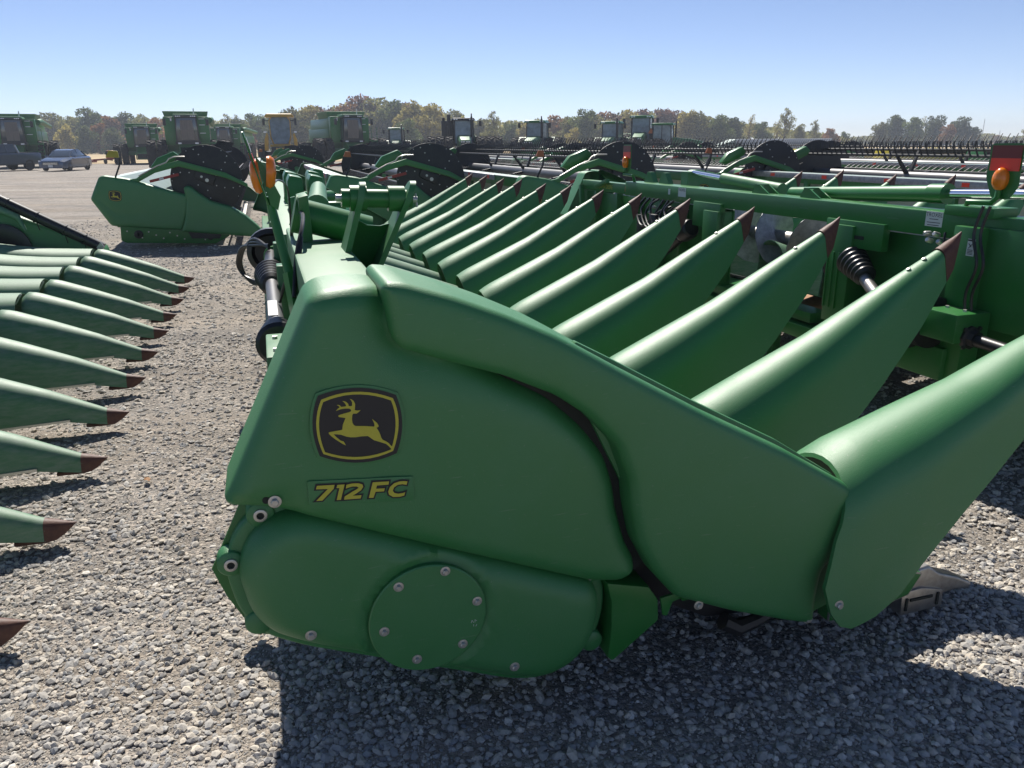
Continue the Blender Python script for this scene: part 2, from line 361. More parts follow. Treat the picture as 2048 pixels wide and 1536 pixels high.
deer = [(0.1162,1.0464),(0.1178,1.0444),(0.1302,1.0409),(0.1323,1.04),(0.1292,1.0335),(0.1252,1.0248),(0.1228,1.0124),(0.1196,1.0116),(0.1068,1.0108),(0.0936,1.0097),(0.0908,1.0082),(0.0926,1.0045),(0.0974,0.9982),(0.1053,0.9903),(0.1153,0.9816),(0.1213,0.9766),(0.1285,0.9718),(0.1258,0.9789),(0.1235,0.9829),(0.1177,0.9852),(0.1117,0.9913),(0.1059,0.9983),(0.1024,1.0033),(0.1104,1.0021),(0.1188,1.0002),(0.1311,0.994),(0.1405,0.991),(0.1523,0.9896),(0.1653,0.9903),(0.1814,0.989),(0.1866,0.9844),(0.1949,0.9768),(0.2077,0.971),(0.2227,0.9639),(0.2269,0.9598),(0.2321,0.9532),(0.2378,0.9448),(0.2407,0.9526),(0.2345,0.9577),(0.2294,0.965),(0.2231,0.9705),(0.2156,0.9754),(0.2126,0.9805),(0.2105,0.989),(0.2081,0.9964),(0.2042,1.005),(0.2022,1.0076),(0.2055,1.0084),(0.2082,1.0104),(0.207,1.0152),(0.204,1.0202),(0.1979,1.0267),(0.1934,1.0311),(0.1957,1.0258),(0.1979,1.0197),(0.1984,1.0139),(0.197,1.0112),(0.1884,1.0127),(0.1755,1.0152),(0.1542,1.0179),(0.1501,1.0207),(0.1473,1.0268),(0.1469,1.036),(0.1486,1.0461),(0.151,1.0493),(0.1588,1.0484),(0.164,1.052),(0.1685,1.056),(0.161,1.0555),(0.1547,1.0575),(0.1559,1.0647),(0.1568,1.0726),(0.1541,1.0797),(0.1502,1.0839),(0.145,1.0863),(0.148,1.0826),(0.1501,1.0767),(0.1497,1.0711),(0.1487,1.0682),(0.1448,1.0682),(0.1417,1.069),(0.141,1.0743),(0.1372,1.0792),(0.1321,1.082),(0.1279,1.0825),(0.1319,1.0791),(0.1351,1.0738),(0.1358,1.0692),(0.1301,1.0687),(0.1248,1.0686),(0.1219,1.0725),(0.1183,1.0745),(0.1147,1.0742),(0.1187,1.0715),(0.1212,1.0685),(0.1161,1.065),(0.1115,1.0598),(0.1169,1.0617),(0.1234,1.0633),(0.1339,1.0637),(0.1423,1.0628),(0.1464,1.0594),(0.1461,1.0555),(0.1417,1.0538),(0.131,1.052),(0.1224,1.0502),(0.117,1.049)]
gl = [[(0.054,0.8777),(0.0949,0.8745),(0.092,0.8645),(0.0636,0.8379),(0.0491,0.8389),(0.0787,0.866),(0.0511,0.8691)],[(0.1013,0.8733),(0.1186,0.8722),(0.1066,0.8333),(0.0969,0.834),(0.1056,0.8645),(0.0986,0.8655)],[(0.1206,0.8608),(0.1223,0.8703),(0.1356,0.872),(0.1508,0.8705),(0.1604,0.8662),(0.1617,0.8592),(0.1562,0.8515),(0.1447,0.8447),(0.1356,0.8399),(0.1564,0.838),(0.1536,0.8299),(0.1142,0.8326),(0.1163,0.8404),(0.134,0.8499),(0.1454,0.8548),(0.1511,0.8588),(0.147,0.8626),(0.1372,0.864),(0.1284,0.8629)],[(0.1853,0.868),(0.2249,0.8648),(0.2229,0.8565),(0.1947,0.8581),(0.1927,0.8498),(0.2134,0.848),(0.2112,0.8402),(0.1907,0.842),(0.1846,0.8269),(0.1735,0.8281)],[(0.2699,0.8584),(0.2672,0.8494),(0.2571,0.8528),(0.2457,0.8525),(0.2364,0.8472),(0.2325,0.8391),(0.2356,0.8324),(0.2445,0.8286),(0.2559,0.8287),(0.2628,0.8302),(0.2601,0.8214),(0.2486,0.8198),(0.2327,0.8217),(0.223,0.8294),(0.2212,0.8383),(0.2263,0.8498),(0.237,0.8581),(0.2507,0.8611),(0.262,0.8602)]]
frame712 = [(0.0322,0.8911),(0.2857,0.8685),(0.2845,0.8027),(0.0325,0.8288)]
# ================================================================== ground, field, stones
def nodes_mat(name):
    m = bpy.data.materials.new(name); m.use_nodes = True; MATS[name] = m; return m, m.node_tree, m.node_tree.nodes['Principled BSDF']
def N(t, kind, **k):
    n = t.nodes.new(kind)
    for a, v in k.items():
        if a.startswith('i'): n.inputs[int(a[1:])].default_value = v
        else: setattr(n, a, v)
    return n
def gravel_mat():
    m, t, b = nodes_mat('gravel'); L_ = t.links.new
    tc = N(t, 'ShaderNodeTexCoord'); 
    hs = []; col = None
    warp = N(t, 'ShaderNodeTexNoise'); warp.inputs['Scale'].default_value = 30; L_(tc.outputs['Object'], warp.inputs[0])
    add = N(t, 'ShaderNodeVectorMath', operation='MULTIPLY_ADD'); L_(warp.outputs['Color'], add.inputs[0]); add.inputs[1].default_value = (.02, .02, .02); L_(tc.outputs['Object'], add.inputs[2])
    for sc in (40, 85, 190):
        v = N(t, 'ShaderNodeTexVoronoi'); v.inputs['Scale'].default_value = sc; v.inputs['Randomness'].default_value = 1; L_(add.outputs[0], v.inputs['Vector']); hs.append(v)
    ramp = N(t, 'ShaderNodeValToRGB'); e = ramp.color_ramp; e.elements[0].position = 0; e.elements[0].color = (.18, .17, .158, 1); e.elements[1].position = 1; e.elements[1].color = (.52, .46, .395, 1)
    for p, c in ((.3, (.33, .295, .25, 1)), (.55, (.25, .238, .222, 1)), (.8, (.41, .355, .30, 1))): x = e.elements.new(p); x.color = c
    sep = N(t, 'ShaderNodeSeparateColor'); L_(hs[1].outputs['Color'], sep.inputs[0]); L_(sep.outputs[0], ramp.inputs[0])
    # tan dust / packed lanes
    big = N(t, 'ShaderNodeTexNoise'); big.inputs['Scale'].default_value = .55; big.inputs['Detail'].default_value = 7; big.inputs['Roughness'].default_value = .62
    mp = N(t, 'ShaderNodeMapping'); mp.inputs['Scale'].default_value = (.55, 1.5, 1); mp.inputs['Rotation'].default_value = (0, 0, -.15); L_(tc.outputs['Object'], mp.inputs[0]); L_(mp.outputs[0], big.inputs[0])
    r2 = N(t, 'ShaderNodeMapRange'); r2.inputs[1].default_value = .47; r2.inputs[2].default_value = .63; r2.inputs[4].default_value = .75; L_(big.outputs[0], r2.inputs[0])
    mx = N(t, 'ShaderNodeMix', data_type='RGBA'); L_(r2.outputs[0], mx.inputs[0]); L_(ramp.outputs[0], mx.inputs[6]); mx.inputs[7].default_value = (.355, .30, .24, 1)
    big2 = N(t, 'ShaderNodeTexNoise'); big2.inputs['Scale'].default_value = .9; big2.inputs['Detail'].default_value = 8; L_(mp.outputs[0], big2.inputs[0]); big2.noise_dimensions = '3D'
    r3 = N(t, 'ShaderNodeMapRange'); r3.inputs[1].default_value = .5; r3.inputs[2].default_value = .7; r3.inputs[3].default_value = 0; r3.inputs[4].default_value = .55; L_(big2.outputs[0], r3.inputs[0])
    mx2 = N(t, 'ShaderNodeMix', data_type='RGBA'); L_(r3.outputs[0], mx2.inputs[0]); L_(mx.outputs[2], mx2.inputs[6]); mx2.inputs[7].default_value = (.14, .133, .127, 1)
    gn = N(t, 'ShaderNodeTexNoise'); gn.inputs['Scale'].default_value = 5; gn.inputs['Detail'].default_value = 11; gn.inputs['Roughness'].default_value = .82; L_(tc.outputs['Object'], gn.inputs[0]); gm = N(t, 'ShaderNodeMapRange'); gm.inputs[1].default_value = .3; gm.inputs[2].default_value = .7; gm.inputs[3].default_value = .62; gm.inputs[4].default_value = 1.5; L_(gn.outputs[0], gm.inputs[0])
    wv = N(t, 'ShaderNodeTexNoise'); wv.inputs['Scale'].default_value = .5; wv.inputs['Detail'].default_value = 5; mw = N(t, 'ShaderNodeMapping'); mw.inputs['Scale'].default_value = (.12, 2.2, 1); mw.inputs['Rotation'].default_value = (0, 0, .12); L_(tc.outputs['Object'], mw.inputs[0]); L_(mw.outputs[0], wv.inputs[0]); wm_ = N(t, 'ShaderNodeMapRange'); wm_.inputs[1].default_value = .4; wm_.inputs[2].default_value = .62; wm_.inputs[3].default_value = .84; wm_.inputs[4].default_value = 1.12; L_(wv.outputs[0], wm_.inputs[0])
    gmul = N(t, 'ShaderNodeMath', operation='MULTIPLY'); L_(gm.outputs[0], gmul.inputs[0]); L_(wm_.outputs[0], gmul.inputs[1])
    mg = N(t, 'ShaderNodeMix', data_type='RGBA', blend_type='MULTIPLY'); mg.inputs[0].default_value = 1; L_(mx2.outputs[2], mg.inputs[6]); L_(gmul.outputs[0], mg.inputs[7])
    # shade in the crevices between stones, darkened into the colour
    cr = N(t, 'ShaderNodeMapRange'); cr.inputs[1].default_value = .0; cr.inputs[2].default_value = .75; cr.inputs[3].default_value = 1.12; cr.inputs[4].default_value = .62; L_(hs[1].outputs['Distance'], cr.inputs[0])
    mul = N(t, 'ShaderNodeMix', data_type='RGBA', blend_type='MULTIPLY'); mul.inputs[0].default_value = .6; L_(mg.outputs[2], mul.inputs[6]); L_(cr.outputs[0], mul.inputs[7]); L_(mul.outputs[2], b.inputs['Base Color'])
    b.inputs['Roughness'].default_value = .92; b.inputs['Specular IOR Level'].default_value = .2
    prev = None
    for v, d, s_ in ((hs[0], .010, 1), (hs[1], .007, 1), (hs[2], .004, 1)):
        bp = N(t, 'ShaderNodeBump'); bp.inputs['Strength'].default_value = .75; bp.inputs['Distance'].default_value = d; bp.invert = True
        L_(v.outputs['Distance'], bp.inputs['Height'])
        if prev: L_(prev.outputs[0], bp.inputs['Normal'])
        prev = bp
    L_(prev.outputs[0], b.inputs['Normal'])
gravel_mat()
def stone_mat():
    m, t, b = nodes_mat('stones'); L_ = t.links.new
    g = N(t, 'ShaderNodeNewGeometry'); ramp = N(t, 'ShaderNodeValToRGB'); e = ramp.color_ramp
    e.elements[0].color = (.25, .24, .23, 1); e.elements[1].color = (.72, .67, .59, 1)
    for p, c in ((.2, (.38, .36, .33, 1)), (.4, (.52, .465, .39, 1)), (.6, (.37, .36, .345, 1)), (.75, (.60, .54, .45, 1)), (.88, (.27, .275, .28, 1))): x = e.elements.new(p); x.color = c
    L_(g.outputs['Random Per Island'], ramp.inputs[0])
    tc = N(t, 'ShaderNodeTexCoord'); n = N(t, 'ShaderNodeTexNoise'); n.inputs['Scale'].default_value = 90; n.inputs['Detail'].default_value = 5; L_(tc.outputs['Object'], n.inputs[0])
    mr = N(t, 'ShaderNodeMapRange'); mr.inputs[3].default_value = .75; mr.inputs[4].default_value = 1.2; L_(n.outputs[0], mr.inputs[0])
    mul = N(t, 'ShaderNodeMix', data_type='RGBA', blend_type='MULTIPLY'); mul.inputs[0].default_value = 1; L_(ramp.outputs[0], mul.inputs[6]); L_(mr.outputs[0], mul.inputs[7]); L_(mul.outputs[2], b.inputs['Base Color'])
    bp = N(t, 'ShaderNodeBump'); bp.inputs['Strength'].default_value = .5; bp.inputs['Distance'].default_value = .004; L_(n.outputs[0], bp.inputs['Height']); L_(bp.outputs[0], b.inputs['Normal'])
    b.inputs['Roughness'].default_value = .9; b.inputs['Specular IOR Level'].default_value = .25
stone_mat()
def field_mat():
    m, t, b = nodes_mat('stubble'); L_ = t.links.new
    tc = N(t, 'ShaderNodeTexCoord'); n = N(t, 'ShaderNodeTexNoise'); n.inputs['Scale'].default_value = .08; n.inputs['Detail'].default_value = 10; L_(tc.outputs['Object'], n.inputs[0])
    r = N(t, 'ShaderNodeValToRGB'); r.color_ramp.elements[0].color = (.36, .26, .13, 1); r.color_ramp.elements[1].color = (.52, .41, .24, 1); r.color_ramp.elements[0].position = .35; r.color_ramp.elements[1].position = .68
    L_(n.outputs[0], r.inputs[0]); L_(r.outputs[0], b.inputs['Base Color']); b.inputs['Roughness'].default_value = 1
field_mat()
# ground: one sheet with a finer centre
g = MB(); xs = [-950, -400, -120, -40] + [-16 + i * 1.0 for i in range(33)] + [40, 120, 400, 950]; ys = [-60, -10] + [i * 1.0 for i in range(0, 40)] + [60, 120, 400, 1000]
def gz(x, y): return .02 * noise.noise(Vector((x * .35, y * .35, 0))) if abs(x) < 17 and 0 < y < 40 else 0
V = [(x, y, gz(x, y) * (1 if y > 3 else .4) - .012) for y in ys for x in xs]; nx = len(xs)
g.add(V, [(j * nx + i, j * nx + i + 1, (j + 1) * nx + i + 1, (j + 1) * nx + i) for j in range(len(ys) - 1) for i in range(nx - 1)])
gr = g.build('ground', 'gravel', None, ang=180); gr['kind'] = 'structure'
f = MB(); random.seed(2); edge = [(-400, 96)] + [(-120 + i * 6, 84 + random.uniform(-2.2, 2.2) + .05 * i) for i in range(45)] + [(400, 120)]
f.add([(x, y, .01) for x, y in edge] + [(x * 2.2, 990, .01) for x, y in edge], [(i, i + 1, len(edge) + i + 1, len(edge) + i) for i in range(len(edge) - 1)])
fo = f.build('stubble_field', 'stubble', None); fo['kind'] = 'structure'
# loose stones: shared tiny irregular solids written as one mesh
random.seed(21)
def stones(name, rng_list, label):
    ico = [(0, 0, 1), (.9, 0, .35), (.25, .86, .4), (-.75, .5, .3), (-.7, -.55, .35), (.3, -.85, .3), (.72, .5, -.35), (-.28, .85, -.4), (-.9, 0, -.3), (-.25, -.86, -.35), (.7, -.5, -.4), (0, 0, -1)]
    fc = [(0, 1, 2), (0, 2, 3), (0, 3, 4), (0, 4, 5), (0, 5, 1), (1, 6, 2), (2, 6, 7), (2, 7, 3), (3, 7, 8), (3, 8, 4), (4, 8, 9), (4, 9, 5), (5, 9, 10), (5, 10, 1), (1, 10, 6), (11, 7, 6), (11, 8, 7), (11, 9, 8), (11, 10, 9), (11, 6, 10)]
    V = []; Fc = []
    for (x0, x1, y0, y1, dens, r0, r1) in rng_list:
        n = int((x1 - x0) * (y1 - y0) * dens)
        for _ in range(n):
            x = random.uniform(x0, x1); y = random.uniform(y0, y1)
            if abs(x) > y * .72 + .6: continue
            pt = noise.noise(Vector((x * .8, y * .8, 3)))
            if random.random() < .35 + pt * .8 - .15 * (y > 6): continue
            r = r0 + (r1 - r0) * random.random() ** 4.0
            a = random.uniform(0, 6.28); ca, sa = cos(a), sin(a); fx, fy, fz = r * random.uniform(.8, 1.35), r * random.uniform(.6, 1.05), r * random.uniform(.38, .75)
            tl = random.uniform(-.4, .4); z = gz(x, y) * (1 if y > 3 else .4) - .012 + fz * .35; k = len(V)
            for (px, py, pz) in ico:
                j = random.uniform(.72, 1.22); px, py, pz = px * fx * j, py * fy * j, pz * fz * j; pz += px * tl
                V.append((x + px * ca - py * sa, y + px * sa + py * ca, z + pz))
            Fc += [(a_ + k, b_ + k, c_ + k) for a_, b_, c_ in fc]
    me = bpy.data.meshes.new(name); me.from_pydata(V, [], Fc); me.materials.append(MATS['stones'])
    o = bpy.data.objects.new(name, me); COL.objects.link(o); tag(o, label, 'gravel', kind='stuff'); return o
stones('loose_gravel', [(-2.2, 2.2, 1.5, 2.9, 9500, .0032, .0185), (-3.4, 3.0, 2.9, 4.6, 4200, .004, .021), (-5, 3.6, 4.6, 7, 1700, .005, .024), (-8, 4, 7, 12, 520, .007, .027), (-10, -2, 12, 20, 60, .014, .035), (3, 8, 5, 9, 300, .009, .026)], 'loose pale crushed stone lying all over the yard')
def leaf(p, col, label, a):
    m = MB(); V = []; 
    for i, (x, y, z) in enumerate([(0, 0, .004), (.012, .010, .012), (.03, .016, .006), (.045, .004, .016), (.06, 0, .003), (.042, -.012, .012), (.028, -.02, .003), (.012, -.010, .010)]): V.append((p[0] + x * cos(a) - y * sin(a), p[1] + x * sin(a) + y * cos(a), z + .012))
    V.append((p[0] + .03 * cos(a), p[1] + .03 * sin(a), .024)); n = len(V) - 1; m.add(V, [(i, (i + 1) % n, n) for i in range(n)] ); m.add([(v[0], v[1], v[2] - .0015) for v in V], [((i + 1) % n, i, n) for i in range(n)])
    o = m.build('dry_leaf', col, None, smooth=False, recalc=False); return tag(o, label, 'leaf')
mat('leaf_brown', (.32, .16, .06), .7)
leaf((-1.86, 3.62), 'leaf_brown', 'curled brown dry leaf on the gravel left of the big end shield', 2.4)
# ================================================================== corn heads
PITCH_R = .762
def lerp(a, b, t): return a + (b - a) * t
def poly_at(P, t):
    # P: list of (t, x, z)
    for i in range(len(P) - 1):
        if t <= P[i + 1][0]:
            u = (t - P[i][0]) / (P[i + 1][0] - P[i][0]); return lerp(P[i][1], P[i + 1][1], u), lerp(P[i][2], P[i + 1][2], u)
    return P[-1][1], P[-1][2]
def arch(T, B, w, lc, n=10, flare=1.0, inset=0.0):
    """inverted U from lower left to lower right; T ridge (s,z), B foot (s,z)"""
    T = Vector(T); B = Vector(B); up = (T - B); h = up.length; up.normalize(); w -= inset; h -= inset
    a = min(w * 1.0, h * .7); out = []
    side = [(0, 1.02), (.5, .95), (1.0, .865)]
    pts = [(-w * k, (h - a) * f) for f, k in side]
    for j in range(1, n):
        ph = pi * (1 - j / n); pts.append((cos(ph) * w * .865, (h - a) + sin(ph) ** .86 * a))
    pts += [(w * k, (h - a) * f) for f, k in side[::-1]]
    return [(B.x + up.x * q, lc + x, B.y + up.y * q) for x, q in pts]
def shell(mb, sections, lc, th=.012, open_rear=True, flare=1.0, mi=0, n=10):
    """sections: list of (T,B,w). outer + inner surface with rims"""
    outer = [arch(T, B, w, lc, n, flare) for T, B, w in sections]
    inner = [arch(T, B, w, lc, n, flare, th) for T, B, w in sections]
    # rounded rear lip
    T, B, w = sections[0]; T2, B2, w2 = sections[1]
    mb.loft(outer, mi, closed=False); mb.loft([r[::-1] for r in inner], mi, closed=False)
    k = len(outer[0])
    for e in (0, -1):
        V = outer[e] + inner[e]; mb.add(V, [(j, j + 1, k + j + 1, k + j) for j in range(k - 1)], mi)
    for j in (0, k - 1):
        V = [r[j] for r in outer] + [r[j] for r in inner]; m = len(outer); mb.add(V, [(i, i + 1, m + i + 1, m + i) for i in range(m - 1)], mi)
# raised snout of the folding head, hinge behind, point in the air
TOPL = [(0, 1.515, .570), (.06, 1.585, .615), (.5, 2.138, .872), (.8, 2.50, 1.070), (1, 2.752, 1.205)]
BOTL = [(0, 1.615, .175), (.06, 1.665, .118), (.16, 1.775, .112), (.28, 1.92, .195), (.48, 2.19, .44), (.66, 2.42, .66), (.84, 2.64, .90), (1, 2.775, 1.075)]
WID = [(0, .215, 0), (.06, .224, 0), (.3, .204, 0), (.6, .146, 0), (.85, .08, 0), (1, .044, 0)]
TOPE = [(0, 1.615, .695), (.06, 1.68, .738), (.5, 2.16, .905), (.8, 2.51, 1.062), (1, 2.752, 1.205)]
BOTE = [(0, 1.50, .36), (.06, 1.54, .235), (.12, 1.609, .200), (.20, 1.70, .215), (.30, 1.808, .279), (.38, 1.891, .363), (.52, 2.062, .511), (.66, 2.233, .643), (.84, 2.53, .90), (1, 2.775, 1.075)]
def snout_mesh_parts(TOPL=TOPL, wk=1.0):
    BOTL = BOTE if wk != 1.0 else globals()['BOTL']
    secs = []
    for i in range(25):
        t = i / 24; t = t ** 1.0
        secs.append((poly_at(TOPL, t), poly_at(BOTL, t), poly_at(WID, t)[0] * wk))
    a = MB(); shell(a, secs, 0, th=.014, n=14)
    # metal beak
    b = MB(); rings = []
    for T, B, w in (((2.742, 1.204), (2.768, 1.070), .048), ((2.785, 1.230), (2.805, 1.120), .038), ((2.822, 1.250), (2.832, 1.190), .020), ((2.855, 1.272), (2.856, 1.266), .004)):
        rings.append(arch((T[0], T[1] + .004), B, w, 0, 8))
    b.loft(rings, closed=True)
    c = MB()
    for s_, z_ in ((2.60, 1.131), (2.675, 1.171)):
        c.lathe((s_, 0, z_ - .005), (-.45, 0, .89), [(0, .010), (.003, .010), (.005, .006)], 10)
    d = MB()    # dark wear strip under the skirt
    d.pl([(2.37, .32), (2.40, .30), (2.43, .315), (2.545, .46), (2.548, .495), (2.515, .505), (2.36, .42)], .118, .130)
    return a, b, c, d
def put(mb_o, name, mats, parent, loc, **k):
    """build around (0,0,0) of the header frame, then place"""
    keep = ORI[parent.name]; ORI[parent.name] = Vector(); o = mb_o.build(name, mats, parent, **k); ORI[parent.name] = keep
    o.location = Vector(loc) - keep; return o
def kid(o, parent, loc=(0, 0, 0)):
    c = bpy.data.objects.new(o.name.split('.')[0], o.data); COL.objects.link(c); c.parent = parent; c.location = loc; return c
def bolt_mb(m, p, r=.014, ax=(0, -1, 0), mi=0):
    m.lathe(p, ax, [(0, r), (.003, r), (.004, r * .62), (.010, r * .62), (.012, r * .45)], 12, mi)
def add_snouts(root, ls, s0=0, z0=0, angs=None, top=TOPL, wk=1.0):
    a, b, c, d = snout_mesh_parts(top, wk); first = None
    for i, l in enumerate(ls):
        if first is None:
            sn = put(a, 'snout', 'green_poly', root, (s0, l, z0), ang=50); ORI[sn.name] = Vector()
            tp = b.build('snout_tip', 'rust_tip', sn, ang=40); bl = c.build('bolt', 'zinc', sn); ws = d.build('wear_strip', 'black_plastic', sn) if wk == 1.0 else bl
            first = (sn, tp, bl, ws); cur = sn
        else:
            cur = kid(first[0], root, Vector((s0, l, z0)) - ORI[root.name])
            for q in first[1:]: kid(q, cur)
        if angs:  # small individual sag about the hinge
            a_ = angs[i % len(angs)]; cur.rotation_euler = (0, a_, 0)
            hp = Vector((1.6, 0, .15)); off = hp - Matrix.Rotation(a_, 3, 'Y') @ hp; cur.location = Vector(cur.location) + off
def add_hoods(root, ls, s0=0, z0=0):
    first = None
    for l in ls:
        if first is None:
            m = MB(); secs = []
            for i in range(9):
                t = i / 8; s = lerp(.22, 1.52, t); z = lerp(.925, .538, t) + .012 * sin(t * pi)
                secs.append(((s, z - .055 * t), (s + .03, z - .34), lerp(.195, .148, t)))
            shell(m, secs, 0, th=.01, n=12); first = put(m, 'divider_hood', 'green_poly_worn_sheen', root, (s0, l, z0), ang=50)
        else: kid(first, root, Vector((s0, l, z0)) - ORI[root.name])
def bellows(m, p, ax, r0, r1, L_, n=6, seg=22, mi=0):
    prof = []
    for i in range(n):
        h = L_ * i / n; r = lerp(r0, r1, i / n); prof += [(h, r * .84), (h + L_ / n * .35, r), (h + L_ / n * .6, r)]
    prof += [(L_, r1 * .8)]; m.lathe(p, ax, prof, seg, mi)
def auger(root, s, z, l0, l1, r, opens, tube_r=.075):
    m = MB(); m.lathe((s, l0, z), (0, 1, 0), [(0, tube_r), (l1 - l0, tube_r)], 20); a = m.build('auger_tube', 'steel', root)
    f = MB(); n = int((l1 - l0) / .5 * 20)
    mid = (l0 + l1) / 2
    V = []; Fc = []
    for i in range(n + 1):
        l = lerp(l0, l1, i / n); ph = (l - mid + .08) / .40 * 2 * pi * (1 if l < mid else -1)
        for rr, dl in ((tube_r * .9, -.003), (r, -.003), (r, .003), (tube_r * .9, .003)): V.append((s + cos(ph) * rr, l + dl, z + sin(ph) * rr))
    for i in range(n):
        for j in range(3): Fc.append((i * 4 + j, i * 4 + j + 1, i * 4 + j + 5, i * 4 + j + 4))
    f.add(V, Fc); f.build('auger_flighting', 'galvanised', root, ang=60); return a
def marker(root, l, s=-.02, zb=1.28, bend=.19, st=0):
    """bent tube arm with reflective plate and amber lamp"""
    m = MB(); m.tube([(s + .06, l + bend, zb - .12), (s + .02, l + bend, zb + .03), (s, l + bend - .02, zb + .055), (s, l + .03, zb + .06), (s, l, zb + .09), (s, l, zb + .20)], .014, 10); m.build('marker_arm', 'green_paint', root)
    p = MB(); o = fillet([(l - .085, zb + .345), (l - .09, zb + .14), (l - .05, zb + .08), (l + .05, zb + .08), (l + .10, zb + .18), (l + .095, zb + .345)], .02)
    p.prism([(s + .017, a, b) for a, b in o], (.004, 0, 0)); pl = p.build('marker_plate', 'green_paint', root, ang=30)
    t = MB(); t.box((s + .013, l, zb + .305), (.003, .165, .06)); t.build('dark_red_reflector', 'dark_red_tape', pl)
    t = MB(); t.box((s + .013, l, zb + .245), (.003, .165, .06)); t.build('red_reflector', 'red_tape', pl)
    la = MB(); la.lathe((s + .03, l, zb + .215), (-1, 0, 0), [(-.012, .028), (0, .034), (.022, .036), (.034, .038), (.05, .032), (.058, .018), (.06, 0)], 18)
    la.v = [(x, y, zb + .175 + (z - zb - .215) * 1.5) for x, y, z in la.v]; la.build('amber_lamp', 'amber', root, ang=60)
def deer_emblem(root, ms, sc, l, parent_name='emblem', off=(0, 0)):
    cx, cz = .159, 1.018
    tr = lambda P: [((x - cx) * sc + off[0], (z - cz) * sc + off[1]) for x, z in P]
    m = MB(); decal(m, tr(blk), l, 0); decal(m, tr(yo), l - .0012, 1, hole=tr(yi)); decal(m, tr(deer), l - .0014, 1)
    return m.build(parent_name, ['decal_black', 'decal_yellow'], root, smooth=False)

# ------------------------------------------------------------------ the big folding head in front
NH = thing('corn_head', 'big folding corn head in the foreground with deer emblem and 712 FC on its shield', 'corn head', (.9, 1.9, 0))
LS = [1.87 + PITCH_R * k for k in range(13)]
panelA = [(.070, 1.318), (.099, 1.335), (.156, 1.342), (.217, 1.338), (.262, 1.322), (.30, 1.27), (.40, 1.20), (.52, 1.10), (.660, 1.018), (.760, .925), (.834, .828), (.869, .72), (.882, .61), (.900, .55), (.928, .50), (.934, .450), (.889, .425), (.795, .441), (-.004, .793), (-.059, .815), (-.150, .832), (-.161, .850)]
VAL = [(.235, 1.36), (.242, 1.25), (.262, 1.20), (.309, 1.18), (.394, 1.149), (.52, 1.105), (.66, 1.038), (.745, .975), (.832, .88), (.874, .77), (.886, .68)]
def groove(x, z, d):
    # embossed pads round the emblem and the model number, raised tab at the rear foot
    g = 0
    ex, ez = (x - .159) / .108, (z - 1.018) / .115
    q = (abs(ex) ** 3.2 + abs(ez) ** 3.2) ** (1 / 3.2); g += .0030 * math.exp(-((q - 1.03) / .03) ** 2)
    u = x * 1 + .0; a = (x - .159) ; b = (z - .8465) - (x - .159) * .02
    e = max(abs(a) / .118, abs(b) / .0300); g += .0032 * math.exp(-((e - 1.0) / .03) ** 2)
    if x < .04 and z < .86 + (x + .15) * .15 and z < .885: g += .006 * min(1, (.885 - z) / .02) * min(1, max(0, (.03 - x) / .03))
    g += .016 * min(1, max(0, (x - .2) / .6)) ** 2
    dv = min(segdist((x, z), VAL[i], VAL[i + 1]) for i in range(len(VAL) - 1))
    if dv < .11: g += .034 * (1 - dv / .11) ** 2
    return g
m = MB(); pillow(m, panelA, 1.750, 1.98, R=.055, step=.0125, extra=groove, dome=.006, rnd=.03)
shA = m.build('rear_end_shield', 'green_poly', NH, ang=60)
hoodB = [(.232, 1.342), (.246, 1.355), (.282, 1.351), (.399, 1.312), (.522, 1.262), (.652, 1.200), (.730, 1.155), (.834, 1.093), (1.097, .942), (1.373, .796), (1.60, .660), (1.618, .640), (1.612, .52), (1.60, .42), (1.548, .375), (1.540, .30), (1.540, .20), (1.53, .182), (1.437, .212), (1.231, .290), (1.037, .378), (.967, .463), (.909, .573), (.884, .686), (.874, .770), (.832, .880), (.745, .975), (.660, 1.038), (.520, 1.105), (.394, 1.149), (.309, 1.180), (.268, 1.196), (.249, 1.228), (.240, 1.300)]
m = MB(); pillow(m, hoodB, 1.722, 2.02, R=.032, step=.0125, dome=.012, rnd=.02); m.build('front_end_shield', 'green_poly', NH, ang=60)
# inner sheet showing as a second edge along the shield top
m = MB(); m.pl([(.70, 1.10), (.735, 1.160), (.83, 1.108), (1.10, .955), (1.38, .806), (1.60, .665), (1.60, .40), (1.0, .5)], 1.80, 1.83); m.build('inner_sheet', 'green_poly', NH, bevel=.006)
m = MB(); m.pl([(1.50, .44), (1.655, .62), (1.65, .22), (1.56, .19), (1.50, .22)], 1.775, 1.81); m.build('hinge_panel', 'green_poly', NH, bevel=.008)
# inner side of the near hood
m = MB(); secs = []
for i in range(11):
    t = i / 10; s = lerp(.25, 1.62, t); z = 1.345 - .115 * t - .585 * t * t * .98
    z = [1.345, 1.305, 1.245, 1.175, 1.095, 1.010, .925, .840, .765, .690, .62][i]
    secs.append(((s, z), (s + .02, z - .20), lerp(.165, .13, t)))
shell(m, secs, 2.0, th=.012, n=12); m.build('end_hood', 'green_poly_worn_sheen', NH, ang=50)
cover = [(-.152, .631), (-.140, .690), (-.112, .738), (-.06, .775), (-.003, .789), (.06, .775), (.795, .445), (.822, .40), (.825, .33), (.805, .245), (.75, .178), (.66, .144), (.575, .160), (.001, .405), (-.093, .461), (-.134, .528)]
fl = offset_poly(resample(fillet(cover, .05), .03), .030)
m = MB(); pillow(m, fl, 1.835, 1.875, R=.010, step=.02, rnd=.005)
for p in ((-.084, .781), (-.166, .658), (-.118, .478), (.800, .448), (.815, .215)): m.lathe((p[0], 1.87, p[1]), (0, -1, 0), [(0, .036), (.040, .034), (.044, .030)], 20)
m.build('chain_case_flange', 'green_poly', NH, ang=50)
